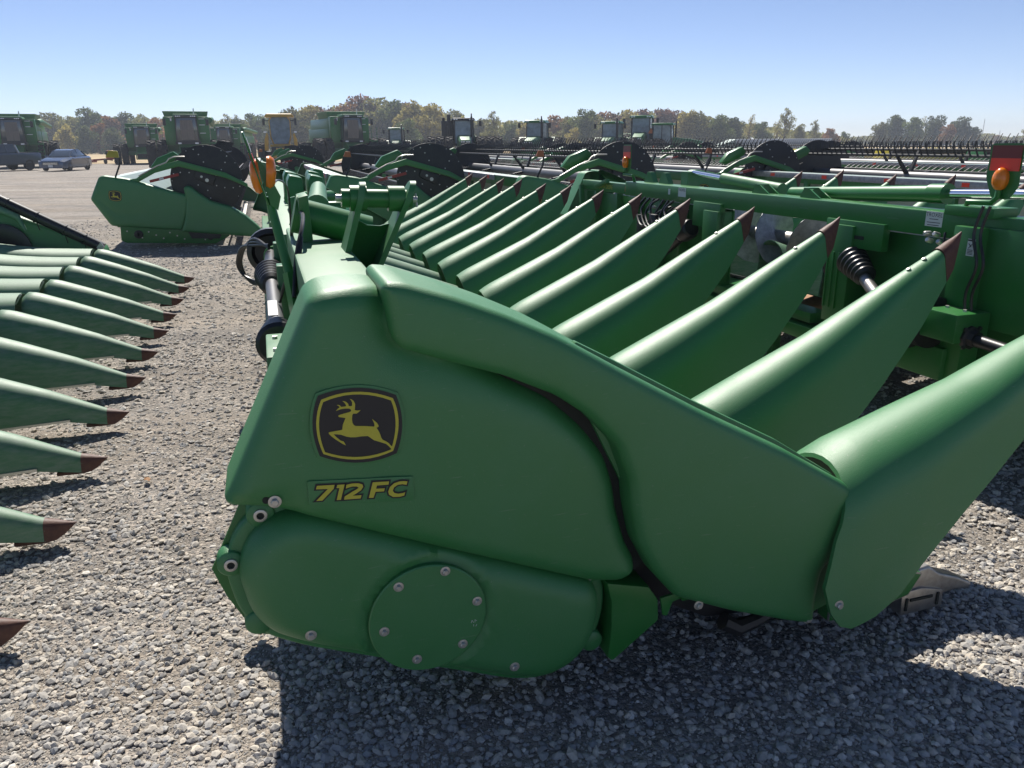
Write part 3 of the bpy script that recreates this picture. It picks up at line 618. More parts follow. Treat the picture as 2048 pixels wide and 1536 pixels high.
def dimp(x, z, d):
    r = math.hypot(x - .310, z - .447); g = 0
    g += .010 * (1 - min(1, max(0, (r - .165) / .03)))        # flat recess for the round lid
    g -= .010 * math.exp(-((r - .183) / .010) ** 2)
    return g
m = MB(); pillow(m, cover, 1.765, 1.86, R=.065, step=.0125, extra=dimp, dome=.008, rnd=.06); cc = m.build('chain_case', 'green_poly', NH, ang=60)
m = MB(); m.lathe((.310, 1.770, .447), (0, -1, 0), [(0, .1585), (.012, .1585), (.0145, .155)], 64); lid = m.build('inspection_lid', 'green_poly', cc, ang=30)
def bolts(pts, l, parent, r=.0135, washer=True):
    f = None
    for p in pts:
        m = MB(); m.lathe((p[0], l, p[1]), (0, -1, 0), [(0, r), (.0025, r), (.003, r * .8)], 20); 
        m.lathe((p[0], l - .003, p[1]), (0, -1, 0), [(0, r * .62), (.007, r * .62), (.009, r * .5)], 6)
        m.build('bolt', 'zinc', parent, ang=30)
bolts([(.359, .582), (.443, .475), (.4, .35), (.273, .33), (.191, .434), (.235, .559)], 1.7555, lid)
bolts([(.007, .458), (.55, .235)], 1.7635, cc, .0145)
bolts([(-.045, .846)], 1.752, NH, .0155)
def eyes(pts, l):
    for p in pts:
        m = MB(); m.lathe((p[0], l, p[1]), (0, -1, 0), [(0, .0165), (.006, .0165), (.007, .014), (.007, .0095), (-.002, .0095)], 20, 0, caps=False); m.lathe((p[0], l, p[1]), (0, -1, 0), [(0, .0096), (.001, .0096)], 16, 1); m.build('bolt', ['zinc', 'dark_inside'], NH, ang=30)
eyes([(-.084, .781), (-.166, .658), (.796, .446)], 1.826)
bolts([(1.115, .338), (1.515, .205)], 1.735, NH, .015); bolts([(1.556, .296)], 1.657, NH, .017)
m = MB(); m.lathe((1.80, 1.678, .356), (0, -1, 0), [(0, .0125), (.002, .0125)], 18); m.build('bolt_hole', 'dark_inside', NH)
# embossed slot beside the rear bolt
m = MB(); m.lathe((-.064, 1.757, .850), (0, -1, 0), [(0, .009), (.0015, .009)], 14); m.build('bolt_slot', 'dark_inside', NH)
plate = [(-.122, .818), (-.217, .626), (-.19, .542), (-.131, .419), (-.074, .399), (.609, .122), (.80, .17), (.80, .5), (.009, .82)]
m = MB(); m.pl(plate, 1.875, 1.885); m.build('end_plate', 'green_paint', NH, bevel=.002)
m = MB(); m.pl([(.845, .425), (.985, .385), (1.018, .335), (1.024, .262), (.873, .148), (.856, .165), (.865, .27), (.862, .36)], 1.80, 1.97); m.build('deflector', 'green_paint', NH, bevel=.010)
m = MB(); m.pl([(.70, .40), (.88, .44), (.87, .14), (.72, .15)], 1.90, 2.2); m.pl([(.86, .52), (1.62, .36), (1.62, .125), (1.25, .16), (1.0, .30), (.86, .34)], 1.90, 2.15); m.build('gear_housing', 'black_steel', NH, bevel=.01)
m = MB(); m.pl([(1.45, .20), (2.05, .20), (2.05, .165), (1.5, .15)], 1.88, 2.30); m.build('shade_plate', 'black_steel', NH)  # added plate, blocks a patch of sunlight under the near snout
gp = [(.28, 1.26), (.40, 1.17), (.52, 1.09), (.654, 1.01), (.745, .93), (.825, .82), (.865, .72), (.878, .62), (.90, .54), (.94, .45)]
L_, R_ = [], []
for i, p in enumerate(gp):
    t = (Vector(gp[min(i + 1, len(gp) - 1)]) - Vector(gp[max(i - 1, 0)])).normalized(); nn = Vector((t.y, -t.x)) * .05; L_.append(tuple(Vector(p) + nn)); R_.append(tuple(Vector(p) - nn))
m = MB(); m.pl(L_ + R_[::-1], 1.812, 1.822); m.build('gap_shade_strip', 'dark_inside', NH)  # dark strip added behind the shield gap to stand in for its shade
m = MB(); m.pl([(1.02, .345), (1.10, .355), (1.105, .335), (1.06, .325), (1.045, .28), (1.03, .285)], 1.79, 1.80); m.box((1.115, 1.80, .335), (.05, .03, .02)); m.build('bracket', 'green_paint', NH, bevel=.002)
m = MB(); m.pl([(1.50, .235), (1.56, .235), (1.565, .175), (1.53, .16), (1.50, .175)], 1.782, 1.80); m.build('hinge_lug', 'green_paint', NH, bevel=.003)
m = MB(); m.tube([(1.29, 1.86, .165), (1.34, 1.85, .135), (1.42, 1.86, .14), (1.48, 1.86, .165)], [.03, .028, .022, .02], 8); m.build('worn_skid', 'black_steel', NH)
m = MB()   # cast gathering point lying under the near snout
m.prism([(x, 1.89, z) for x, z in [(2.053, .105), (2.085, .15), (2.115, .185), (2.16, .188), (2.21, .150), (2.30, .118), (2.375, .080), (2.372, .055), (2.30, .062), (2.22, .055), (2.15, .09)]], (0, .06, 0)); m.build('gathering_point', 'steel', NH, bevel=.012, seg=3)
m = MB(); m.pl([(2.04, .105), (2.13, .11), (2.23, .085), (2.235, .015), (2.05, .010)], 1.88, 1.94); m.pl([(1.72, .15), (2.05, .20), (2.11, .18), (2.06, .10), (1.85, .05), (1.72, .06)], 1.87, 1.93, 1); m.build('row_unit_nose', ['steel', 'green_paint'], NH, bevel=.006)
m = MB(); 
for sx in (2.065, 2.205): m.box((sx, 1.878, .055), (.010, .006, .05))
m.box((2.13, 1.878, .07), (.10, .006, .010)); m.build('nose_slot', 'dark_inside', NH)
# decals
em = deer_emblem(shA, None, 1.0, 1.7395, off=(.159, 1.018))
m = MB(); m.pl(offset_poly(blk, .0065), 1.7485, 1.7415); m.build('emblem_pad', 'green_poly', shA, bevel=.0012)
m = MB(); m.pl(fillet(frame712, .006), 1.7485, 1.7418); m.build('number_pad', 'green_poly', shA, bevel=.0012)
m = MB()
for g in gl:
    decal(m, offset_poly(g, .0042), 1.7404, 0)
for g in gl: decal(m, g, 1.7390, 1)
m.build('model_number', ['decal_black', 'decal_yellow'], shA, smooth=False)
m = MB(); 
for a, b in (((.425, .410), (.428, .418)), ((.428, .418), (.432, .410)), ((.436, .410), (.436, .418)), ((.436, .418), (.441, .414)), ((.432, .398), (.432, .404)), ((.438, .397), (.441, .403))): m.bar((a[0], 1.7552, a[1]), (b[0], 1.7552, b[1]), .001, .0012, up=(0, 1, 0))
m.build('paint_pen_mark', 'decal_white', lid, smooth=False)
random.seed(3)
add_snouts(NH, [LS[0]], angs=[0.0], top=TOPE, wk=.97)
add_snouts(NH, LS[1:], angs=[0.0, 0.0, .002, -.002, .003, .012, .006, .02, .006, .02, .012, .012])
add_hoods(NH, LS[1:12])
# row decks
m = MB()
for k in range(12):
    l = LS[k] + .381; m.pl([(.75, .42), (1.55, .22), (2.15, .16), (2.15, .10), (1.5, .14), (.75, .34)], l - .15, l - .035); m.pl([(.75, .42), (1.55, .22), (2.15, .16), (2.15, .10), (1.5, .14), (.75, .34)], l + .035, l + .15)
m.build('row_deck', 'black_steel', NH, bevel=.004)
def frame(root, s0, l0, l1, op, z0=0, topz=(1.13, 1.255), sec=None):
    m = MB()
    for a, b in ((l0, op[0]), (op[1], l1)): m.box((s0 + .085, (a + b) / 2, .80), (.012, b - a, .66)); m.pl([(s0 + .10, .47), (s0 + .30, .36), (s0 + .75, .40), (s0 + .75, .38), (s0 + .30, .34), (s0 + .09, .45)], a, b)
    m.build('back_sheet', 'green_paint', root, bevel=.002)
    m = MB(); m.pl([(s0 + .106, .50), (s0 + .30, .36), (s0 + .8, .42), (s0 + .8, .39), (s0 + .3, .33), (s0 + .09, .47)], op[0], op[1]); m.build('trough_floor', 'rusty_plate', root)
    m = MB(); m.box((s0 + .16, (l0 + l1) / 2, .43), (.14, l1 - l0, .13)); m.build('lower_beam', 'green_paint', root, bevel=.012)
frame(NH, 0, 2.02, 11.05, (6.0, 7.2))
auger(NH, .45, .66, 2.1, 11.0, .22, None)
m = MB()  # top beam, near section with sloping end cap
m.box((.195, 3.13, 1.20), (.215, 1.74, .13)); m.build('top_beam', 'green_paint_dusty', NH, bevel=.012)
m = MB(); m.prism([(.09, 2.19, 1.264), (.34, 2.19, 1.264), (.35, 2.10, 1.17), (.10, 2.10, 1.17)], (0, .02, .0)); m.box((.36, 2.45, 1.18), (.05, .5, .12)); m.build('beam_end_cap', 'green_paint_dusty', NH, bevel=.004)
m = MB(); m.box((.15, 7.6, 1.16), (.20, 6.9, .12)); m.box((.29, 5.3, 1.14), (.07, 2.4, .07)); m.build('centre_beam', 'green_paint_dusty', NH, bevel=.012)
m = MB()
for l in (2.3, 3.7, 4.6, 5.9, 7.3, 8.6, 9.7, 10.8): m.box((.060, l, .82), (.075, .09, .62))
m.build('rear_post', 'green_paint', NH, bevel=.006)
# fold hinge at the near joint
for i, (sa, lt) in enumerate(((.300, 2.95), (.475, 2.95))):
    m = MB(); pts = [(lt + .20, .98), (lt + .10, 1.02), (lt + .005, 1.30), (lt - .055, 1.455), (lt - .035, 1.515), (lt + .02, 1.525), (lt + .09, 1.47), (lt + .20, 1.25), (lt + .30, 1.05)]
    kk = (.26, .42)[i]; fp = [(a, b) for a, b in fillet(pts, .03)]
    m.prism([(sa + .02 + (b - 1.45) * kk, a, b) for a, b in fp], (.022, 0, 0)); m.build('hinge_plate', 'green_paint_dusty', NH, ang=30)
m = MB(); m.tube([(.27, 2.955, 1.465), (.53, 2.955, 1.455)], .034, 18); m.tube([(.30, 2.955, 1.464), (.36, 2.955, 1.462)], .047, 18); m.tube([(.44, 2.955, 1.459), (.50, 2.955, 1.457)], .047, 18); m.build('hinge_pin', 'green_paint', NH)
m = MB(); m.tube([(.25, 2.955, 1.466), (.275, 2.955, 1.465)], .014, 10); m.tube([(.525, 2.955, 1.455), (.55, 2.955, 1.452)], .012, 10); m.tube([(.545, 2.955, 1.475), (.548, 2.95, 1.425)], .004, 6); m.build('pin_end', 'zinc', NH)
m = MB(); m.prism([(.330, 3.06, 1.38), (.37, 3.06, 1.355), (.42, 3.06, 1.35), (.465, 3.06, 1.36), (.365, 3.16, 1.12), (.27, 3.16, 1.16)], (0, .012, 0)); m.build('hinge_web', 'green_paint', NH)
m = MB(); m.prism([(.38, 2.62, 1.215), (.50, 2.62, 1.195), (.535, 2.62, 1.13), (.545, 2.62, 1.04), (.39, 2.62, 1.04)], (0, .012, 0)); m.build('bolt_bracket', 'green_paint', NH, bevel=.002)
bolts([(.415, 1.115), (.485, 1.11)], 2.618, NH, .017); bolts([(.45, 1.165)], 2.618, NH, .012)
m = MB(); m.box((.45, 2.60, 1.10), (.008, .008, .09)); m.box((.45, 2.60, 1.06), (.05, .008, .008)); m.build('stop_screw', 'zinc', NH)
m = MB(); m.tube([(.14, 3.42, 1.372), (.42, 3.42, 1.290)], .068, 20); m.tube([(.11, 3.42, 1.38), (.15, 3.42, 1.37)], .08, 20); m.build('torsion_tube', 'green_paint', NH)
m = MB(); m.prism([(.13, 3.30, 1.45), (.17, 3.30, 1.46), (.18, 3.36, 1.24), (.13, 3.36, 1.24)], (0, .25, 0)); m.build('beam_gusset', 'green_paint_dusty', NH, bevel=.006)
for l in (3.95, 4.75):
    m = MB(); m.prism([(.13, l, 1.22), (.13, l, 1.36), (.17, l, 1.37), (.215, l, 1.29), (.26, l, 1.36), (.30, l, 1.36), (.31, l, 1.22)], (0, .03, 0)); m.build('cylinder_saddle', 'green_paint', NH, bevel=.003)
m = MB(); m.tube([(.25, 4.05, 1.36), (.345, 5.35, 1.375)], .052, 18); m.tube([(.247, 4.00, 1.36), (.255, 4.12, 1.361)], .06, 18); m.build('fold_cylinder', 'green_paint_dusty', NH)
m = MB(); m.tube([(.345, 5.35, 1.375), (.40, 6.25, 1.385)], .024, 14); m.build('cylinder_rod', 'chrome', NH)
for p in ((.16, 5.6), (.30, 5.6), (.16, 6.5), (.34, 6.5), (.42, 7.2)):
    m = MB(); m.prism([(p[0], p[1], 1.20), (p[0], p[1], 1.42), (p[0] + .02, p[1] + .03, 1.46), (p[0] + .10, p[1] + .03, 1.44), (p[0] + .12, p[1], 1.20)], (0, .35, 0)); m.build('fold_bracket', 'green_paint', NH, bevel=.01)
m = MB(); m.tube([(.22, 4.3, 1.30), (.50, 4.7, 1.27)], .04, 12); m.tube([(.3, 4.4, 1.33), (.42, 4.4, 1.33)], .03, 12); m.tube([(.18, 6.2, 1.27), (.52, 6.6, 1.25)], .05, 12); m.build('link_tube', 'green_paint', NH)
m = MB(); m.tube([(.36, 3.7, 1.31), (.43, 3.7, 1.30)], .026, 12); m.tube([(.43, 3.7, 1.30), (.46, 3.7, 1.295)], .034, 6); m.build('link_bolt', 'zinc', NH)
# rear marker, edge on to us
m = MB(); m.tube([(.085, 2.95, 1.10), (.062, 3.0, 1.20), (.028, 3.1, 1.40), (.018, 3.1, 1.47)], [.018, .018, .017, .014], 12); m.bar((.10, 2.9, .86), (.070, 2.98, 1.20), .05, .05); m.build('marker_post', 'green_paint', NH)
m = MB(); o = fillet([(3.0, 1.70), (3.02, 1.50), (3.06, 1.44), (3.14, 1.44), (3.18, 1.52), (3.2, 1.70)], .02); tilt = lambda z: (z - 1.44) * -.25 + .012
m.add([(tilt(b) + q, a, b) for q in (-.002, .003) for a, b in o], [tuple(range(len(o)))[::-1], tuple(range(len(o), 2 * len(o)))] + [(i, (i + 1) % len(o), len(o) + (i + 1) % len(o), len(o) + i) for i in range(len(o))]); mpn = m.build('marker_plate', 'green_paint', NH)
m = MB()
for z, mi in ((1.655, 0), (1.60, 1)):
    for q in (-.0045, .0055):
        P = [(tilt(z + dz) + q, a, z + dz) for dz, a in ((-.025, 3.02), (-.025, 3.18), (.025, 3.18), (.025, 3.02))]; m.prism(P, (.001, 0, 0), mi)
m.build('red_reflector', ['decal_white', 'red_tape'], mpn)
m = MB(); m.prism([(.046, 3.06, 1.42), (.022, 3.06, 1.44), (-.020, 3.06, 1.62), (.012, 3.06, 1.58), (.060, 3.06, 1.47)], (0, .012, 0)); m.build('lamp_bracket', 'green_paint', NH)
for sg, nm in ((-1, 'amber_lamp'), (1, 'amber_lamp')):
    m = MB(); c0 = Vector((-.006 + (.0 if sg < 0 else .022), 3.08, 1.545 + (.012 if sg > 0 else 0))); m.lathe(c0, (sg, 0, -.15), [(0, .040), (.014, .043), (.026, .038), (.033, .024), (.036, 0)], 16)
    m.v = [(x, y, c0.z + (z - c0.z) * 1.45) for x, y, z in m.v]; m.build(nm, 'amber', NH, ang=60)
m = MB(); m.box((.02, 6.3, .75), (.14, 8.4, .10)); m.build('guard_or_shadow_bar', 'green_paint', NH, bevel=.01)  # bar added to close a lit gap in the ground shadow
m = MB(); m.bar((-.15, 2.62, .22), (.02, 2.68, .52), .08, .08); m.lathe((-.15, 2.62, .20), (0, 0, 1), [(0, .03), (.04, .05), (.08, .04)], 12); m.build('blob_shadow_caster', 'green_paint', NH, bevel=.02)  # added out of view behind the end plate to cast a shadow blob
# driveline behind the back sheet
dl = MB(); bellows(dl, (-.005, 4.12, 1.02), (0, -1, 0), .082, .052, .30, 6); dl.lathe((-.005, 4.25, 1.02), (0, -1, 0), [(0, .05), (.13, .06)], 18); bellows(dl, (.0, 2.62, 1.015), (0, 1, 0), .075, .05, .22, 6); dl.build('shaft_boot', 'black_plastic', NH, ang=30)
dl = MB(); dl.tube([(-.004, 3.85, 1.02), (.0, 2.80, 1.016)], .030, 16); dl.build('drive_shaft', 'reel_grey', NH)
dl = MB(); dl.box((-.0095, 3.1, 1.048), (.035, .3, .002)); dl.build('warning_label', 'decal_white', NH)
dl = MB(); dl.box((.012, 2.40, 1.005), (.10, .30, .13)); dl.build('gearbox', 'green_paint_dusty', NH, bevel=.006)
dl = MB(); 
for l in (2.32, 2.48): dl.lathe((-.01, l, 1.07), (0, 0, 1), [(0, .009), (.008, .009)], 6)
dl.build('gearbox_bolt', 'zinc', NH)
dl = MB(); dl.lathe((.01, 5.30, 1.00), (0, -1, 0), [(0, .14), (.03, .15), (.10, .15), (.11, .12), (.06, .10)], 26); dl.tube([(.01, 5.2, 1.0), (.0, 4.2, 1.02)], .04, 12); dl.build('clutch_drum', 'black_plastic', NH)
dl = MB(); dl.lathe((.03, 5.05, .99), (0, -1, 0), [(0, .07), (.04, .07), (.05, .04)], 16); dl.bar((.03, 5.0, .98), (.09, 5.0, .90), .06, .08); dl.build('drive_flange', 'green_paint', NH)
random.seed(5)
for q in range(3):
    P = [(-.0, 4.9, 1.06 + .01 * q), (-.08, 5.1, 1.10 - .02 * q), (-.15 - .01 * q, 5.35, 1.02), (-.19 - .012 * q, 5.5, .90), (-.165 - .01 * q, 5.5, .80 + .01 * q), (-.11, 5.4, .765 + .012 * q), (-.05, 5.2, .82), (.02, 5.0, .88)]
    Q = []
    for i in range(len(P) - 1):
        for k in range(4):
            t = k / 4; p0, p1, p2, p3 = (Vector(P[max(i - 1, 0)]), Vector(P[i]), Vector(P[i + 1]), Vector(P[min(i + 2, len(P) - 1)]))
            Q.append(.5 * ((2 * p1) + (-p0 + p2) * t + (2 * p0 - 5 * p1 + 4 * p2 - p3) * t * t + (-p0 + 3 * p1 - 3 * p2 + p3) * t ** 3))
    h = MB(); h.tube(Q, .0095, 8); h.build('hydraulic_hose', 'black_plastic', NH)
h = MB(); h.tube(smooth([(.07, 2.9, 1.12), (.095, 3.0, 1.26), (.13, 3.1, 1.36), (.14, 3.3, 1.39), (.11, 3.5, 1.36), (.10, 3.7, 1.22)]), .008, 8); h.tube(smooth([(.02, 3.2, 1.05), (.05, 3.1, 1.15), (.10, 3.0, 1.24), (.12, 3.05, 1.32)]), .007, 8); h.tube(smooth([(.03, 3.1, 1.50), (.06, 3.3, 1.52), (.10, 3.5, 1.47), (.10, 3.6, 1.3)]), .004, 6); h.build('hydraulic_hose', 'black_plastic', NH)
# far end shield (its outer face looks away) and stands that carry the raised rear
m = MB(); pillow(m, panelA, 11.30, 11.05, R=.05, step=.04, sgn=-1); m.build('rear_end_shield', 'green_poly', NH, ang=60)
m = MB(); pillow(m, hoodB, 11.33, 11.05, R=.045, step=.04, sgn=-1); m.build('front_end_shield', 'green_poly', NH, ang=60)
m = MB()
for l in (2.6, 6.6, 10.6): m.bar((.22, l, .42), (.22, l, .02), .07, .07); m.box((.22, l, .012), (.22, .22, .02)); m.bar((.25, l, .40), (1.3, l, .12), .08, .10); m.box((1.35, l, .06), (.35, .2, .12))
m.build('parking_stand', 'green_paint', NH, bevel=.006)

# ------------------------------------------------------------------ second corn head: we look at its back
H2 = thing('corn_head', 'corn head behind the foreground one, its flat rear frame and auger opening towards us', 'corn head', (3.9, 5.15, 0))
S2 = 3.5
LS2 = [5.15 + PITCH_R * (k - 4.0) for k in range(9)]
add_snouts(H2, LS2, S2 - .05, angs=[-.03, -.05, -.06, -.07, -.05, -.06, -.04, -.06, -.03])
add_hoods(H2, LS2, S2)
frame(H2, S2, 1.8, 8.5, (4.18, 5.48))
auger(H2, S2 + .40, .925, 1.9, 8.4, .245, None, .055)
m = MB(); m.box((S2 + .07, 4.65, 1.215), (.17, 5.3, .135)); m.build('top_beam', 'green_paint', H2, bevel=.010)
m = MB(); m.box((S2 + .05, 7.88, 1.205), (.10, 1.16, .10)); m.build('far_beam', 'green_paint', H2, bevel=.008)
m = MB()
for l in (5.6, 5.3, 4.5, 3.7): m.prism([(S2 - .017, l + .055, 1.232), (S2 - .017, l + .045, 1.2225), (S2 - .017, l - .045, 1.2225), (S2 - .017, l - .055, 1.232), (S2 - .017, l - .04, 1.2165), (S2 - .017, l + .04, 1.2165)], (.003, 0, 0))
m.build('weld_step', 'green_paint_dusty', H2)
def b2(name, c, d, matn='green_paint', bev=.004): m = MB(); m.box(c, d); return m.build(name, matn, H2, bevel=bev)
b2('beam_socket', (S2 - .015, 3.98, 1.10), (.05, .50, .16)); b2('beam_socket', (S2 - .015, 5.70, 1.08), (.05, .42, .20))
b2('opening_post', (S2 + .02, 4.06, .84), (.16, .20, .62)); b2('opening_post', (S2 + .02, 5.60, .82), (.16, .22, .60))
m = MB()
for l, z0, z1 in ((4.15, .62, .98), (4.10, .62, .98), (4.05, .62, .98), (5.53, .6, .92), (5.57, .6, .92), (5.61, .6, .92)): m.box((S2 - .064, l, (z0 + z1) / 2), (.010, .012, z1 - z0))
m.build('post_rib', 'green_paint', H2, bevel=.002)
m = MB()
for l, z in ((3.93, 1.085), (5.62, 1.10), (4.95, .515), (4.72, .515), (5.25, .515)): m.box((S2 - .043 if z > 1 else S2 + .088, l, z), (.004, .10, .022))
m.build('slot', 'dark_inside', H2)
b2('big_post', (S2 - .04, 3.10, .82), (.12, .16, .82), bev=.008); b2('post_plate', (S2 - .02, 2.88, .98), (.05, .30, .50)); b2('post_cap', (S2 + .02, 3.15, 1.30), (.16, .30, .05))
b2('bottom_step', (S2 + .05, 5.0, .50), (.16, 1.4, .07)); b2('lower_box', (S2 - .02, 3.55, .50), (.22, .9, .18), bev=.015); b2('sub_beam', (S2 + .0, 5.6, .40), (.14, 3.0, .09))
m = MB(); m.bar((S2 - .09, 3.18, 1.00), (S2 - .02, 3.85, .60), .06, .05); m.bar((S2 - .03, 8.30, .60), (S2 - .03, 8.42, 1.20), .05, .05); m.bar((S2 - .03, 8.0, 1.2), (S2 - .03, 7.7, 1.27), .05, .04); m.build('brace', 'green_paint', H2, bevel=.004)
m = MB()
for l in (8.1, 7.55, 7.05, 6.6, 6.2): m.box((S2 + .04, l, .84), (.07, .05, .62))
m.build('sheet_rib', 'green_paint', H2, bevel=.004)
marker(H2, 3.03, S2 - .02, 1.29, .19); marker(H2, 7.30, S2 - .02, 1.29, -.16)
# drivelines
m = MB(); bellows(m, (S2 - .03, 3.98, .945), (-.25, -.86, -.30), .095, .06, .24, 6, 24); m.lathe((S2 - .0, 4.03, .955), (-.25, -.86, -.30), [(0, .03), (.05, .035)], 16)
bellows(m, (S2 - .17, 3.36, .71), (0, -1, 0), .155, .155, .08, 5, 28); bellows(m, (S2 - .17, 3.22, .725), (0, -1, 0), .14, .14, .07, 5, 28)
m.lathe((S2 - .05, 5.92, .95), (-.1, .7, -.35), [(-.02, .07), (.0, .085), (.05, .09), (.10, .085), (.11, .05)], 22); m.build('shaft_boot', 'black_plastic', H2, ang=30)
m = MB(); m.tube([(S2 - .09, 3.80, .875), (S2 - .17, 3.50, .74)], .035, 14); m.tube([(S2 - .06, 6.0, .90), (S2 - .12, 6.45, .60)], [.045, .04], 14); m.build('drive_shaft', 'steel', H2)
m = MB(); m.tube([(S2 - .07, 6.05, .865), (S2 - .12, 6.5, .57)], .05, 14); m.tube([(S2 - .17, 2.98, .70), (S2 - .17, 2.2, .66)], .032, 14); m.build('guard_or_shadow_bar', 'black_plastic', H2)
b2('gearbox', (S2 - .16, 3.03, .745), (.22, .22, .15), 'green_paint', .012); b2('gearbox', (S2 - .15, 3.25, .71), (.16, .05, .17), 'green_paint', .02)
m = MB(); m.lathe((S2 - .17, 2.93, .70), (0, -1, 0), [(0, .06), (.025, .06), (.03, .045), (.06, .04)], 8); 
for dx, dz in ((.045, .045), (-.045, .045), (.045, -.045), (-.045, -.045)): m.lathe((S2 - .17 + dx, 2.91, .70 + dz), (0, -1, 0), [(0, .012), (.01, .012)], 6)
m.build('output_flange', 'black_steel', H2)
m = MB()
for l in (2.98, 3.09): m.lathe((S2 - .16, l, .82), (0, 0, 1), [(0, .010), (.010, .010)], 6)
m.lathe((S2 - .27, 3.15, .79), (-1, 0, 0), [(0, .01), (.01, .01)], 6); m.build('gearbox_bolt', 'zinc', H2)
m = MB(); m.box((S2 - .10, 3.16, .50), (.03, .07, .07)); m.build('latch', 'galvanised', H2, bevel=.01)
m = MB(); m.pl([(S2 - .02, .44), (S2 + .3, .44), (S2 + .25, .30), (S2 + .05, .32)], 3.22, 3.24); m.build('skid_plate', 'rust_tip', H2)
m = MB(); m.tube([(S2 + .22, 4.95, 1.285), (S2 + .16, 3.60, 1.36)], .048, 18); m.tube([(S2 + .165, 3.62, 1.36), (S2 + .158, 3.50, 1.365)], .056, 18); m.build('lift_cylinder', 'green_paint', H2)
m = MB(); m.tube([(S2 + .16, 3.5, 1.365), (S2 + .10, 2.6, 1.41)], .026, 14); m.tube([(S2 + .2, 6.35, 1.39), (S2 + .2, 5.85, 1.36)], .022, 14); m.build('cylinder_rod', 'chrome', H2)
m = MB(); m.tube([(S2 + .2, 5.85, 1.36), (S2 + .2, 5.05, 1.31)], .045, 16); m.box((S2 + .2, 6.4, 1.34), (.12, .12, .12)); m.build('lift_cylinder', 'green_paint_dusty', H2)
for l in (5.10, 4.53):
    m = MB(); m.prism([(S2 + .04, l + .10, 1.282), (S2 + .04, l + .06, 1.345), (S2 + .04, l + .01, 1.345), (S2 + .04, l - .12, 1.282)], (.012, 0, 0)); m.prism([(S2 + .12, l + .10, 1.282), (S2 + .12, l + .06, 1.345), (S2 + .12, l + .01, 1.345), (S2 + .12, l - .12, 1.282)], (.012, 0, 0)); m.box((S2 + .08, l + .035, 1.345), (.09, .05, .008)); m.build('stand_bracket', 'green_paint', H2)
for l in (6.7, 7.0):
    m = MB(); m.prism([(S2 + .10, l + .14, 1.24), (S2 + .10, l + .05, 1.38), (S2 + .10, l - .01, 1.38), (S2 + .10, l - .13, 1.24)], (.05, 0, 0)); m.build('fold_bracket', 'green_paint_dusty', H2)
# hoses and wires
random.seed(11)
m = MB()
for q in range(7):
    P = [(S2 - .06, 6.75 - q * .09, 1.16), (S2 - .12, 6.80 - q * .09, 1.05 + random.uniform(-.05, .05)), (S2 - .16, 6.6 - q * .1, .92 + random.uniform(-.08, .05)), (S2 - .10, 6.4 - q * .06, 1.00 + random.uniform(-.06, .06)), (S2 - .03, 6.3 - q * .05, 1.10)]
    m.tube(smooth(P), .011, 7)
for x0, l0 in ((S2 - .11, 2.98), (S2 - .12, 3.01)):
    m.tube(smooth([(x0, l0, 1.34), (x0 - .01, l0 + .02, 1.2), (x0 - .015, l0 - .03, 1.05), (x0 - .01, l0 + .01, .9), (x0, l0 - .01, .74)]), .008, 6)
m.tube([(S2 - .05, 3.28, 1.18), (S2 - .07, 3.26, 1.14), (S2 - .08, 3.22, 1.08), (S2 - .09, 3.15, 1.00)], .007, 6); m.build('hydraulic_hose', 'black_plastic', H2)
m = MB()
for i, (l, z) in enumerate(((3.36, 1.17), (3.30, 1.165), (3.27, 1.12), (3.24, 1.10), (3.34, 1.13), (6.6, 1.02), (6.45, 1.0), (6.52, 1.08), (6.4, .93))): m.lathe((S2 - .07, l, z), (-1, 0, .3 * (i % 3)), [(0, .014), (.035, .014), (.04, .01)], 8)
m.build('hose_coupler', 'zinc', H2)
m = MB(); m.box((S2 - .12, 6.45, .93), (.05, .12, .20)); m.box((S2 - .1, 6.75, .85), (.04, .1, .3)); m.build('valve_block', 'black_steel', H2, bevel=.01)
# writing on the beam
def text_on(root, body, l, z, size, s, matn, name, shear=0):
    V, Fc = text_mesh(body, size); m = MB(); m.add([(s, l - x - shear * y, z + y) for x, y, _ in V], Fc); return m.build(name, matn, root, smooth=False)
m = MB(); m.box((S2 - .0165, 3.40, 1.24), (.002, .115, .080)); dc = m.build('dealer_decal', 'decal_white', H2)
text_on(dc, 'TROXEL', 3.40, 1.262, .030, S2 - .0185, 'decal_black', 'dealer_name')
m = MB()
for z, wd in ((1.240, .06), (1.222, .09), (1.208, .08)): m.box((S2 - .0185, 3.40, z), (.0008, wd, .0035))
m.build('small_print', 'decal_black', dc)
m = MB(); m.box((S2 - .0165, 6.15, 1.235), (.002, .13, .075)); dc = m.build('dealer_decal', 'decal_white', H2); text_on(dc, 'TROXEL', 6.15, 1.255, .032, S2 - .0185, 'decal_black', 'dealer_name')
m = MB(); m.box((S2 - .0165, 6.38, 1.23), (.002, .035, .05)); m.build('small_decal', 'decal_white', H2)
text_on(H2, 'JOHN DEERE', 7.80, 1.205, .060, S2 - .002, 'decal_yellow', 'maker_name')
m = MB(); m.box((S2 - .003, 7.26, 1.205), (.004, .12, .055)); m.build('red_reflector', 'red_tape', H2); m = MB(); m.box((S2 - .003, 7.14, 1.205), (.004, .12, .055)); m.build('dark_red_reflector', 'dark_red_tape', H2)
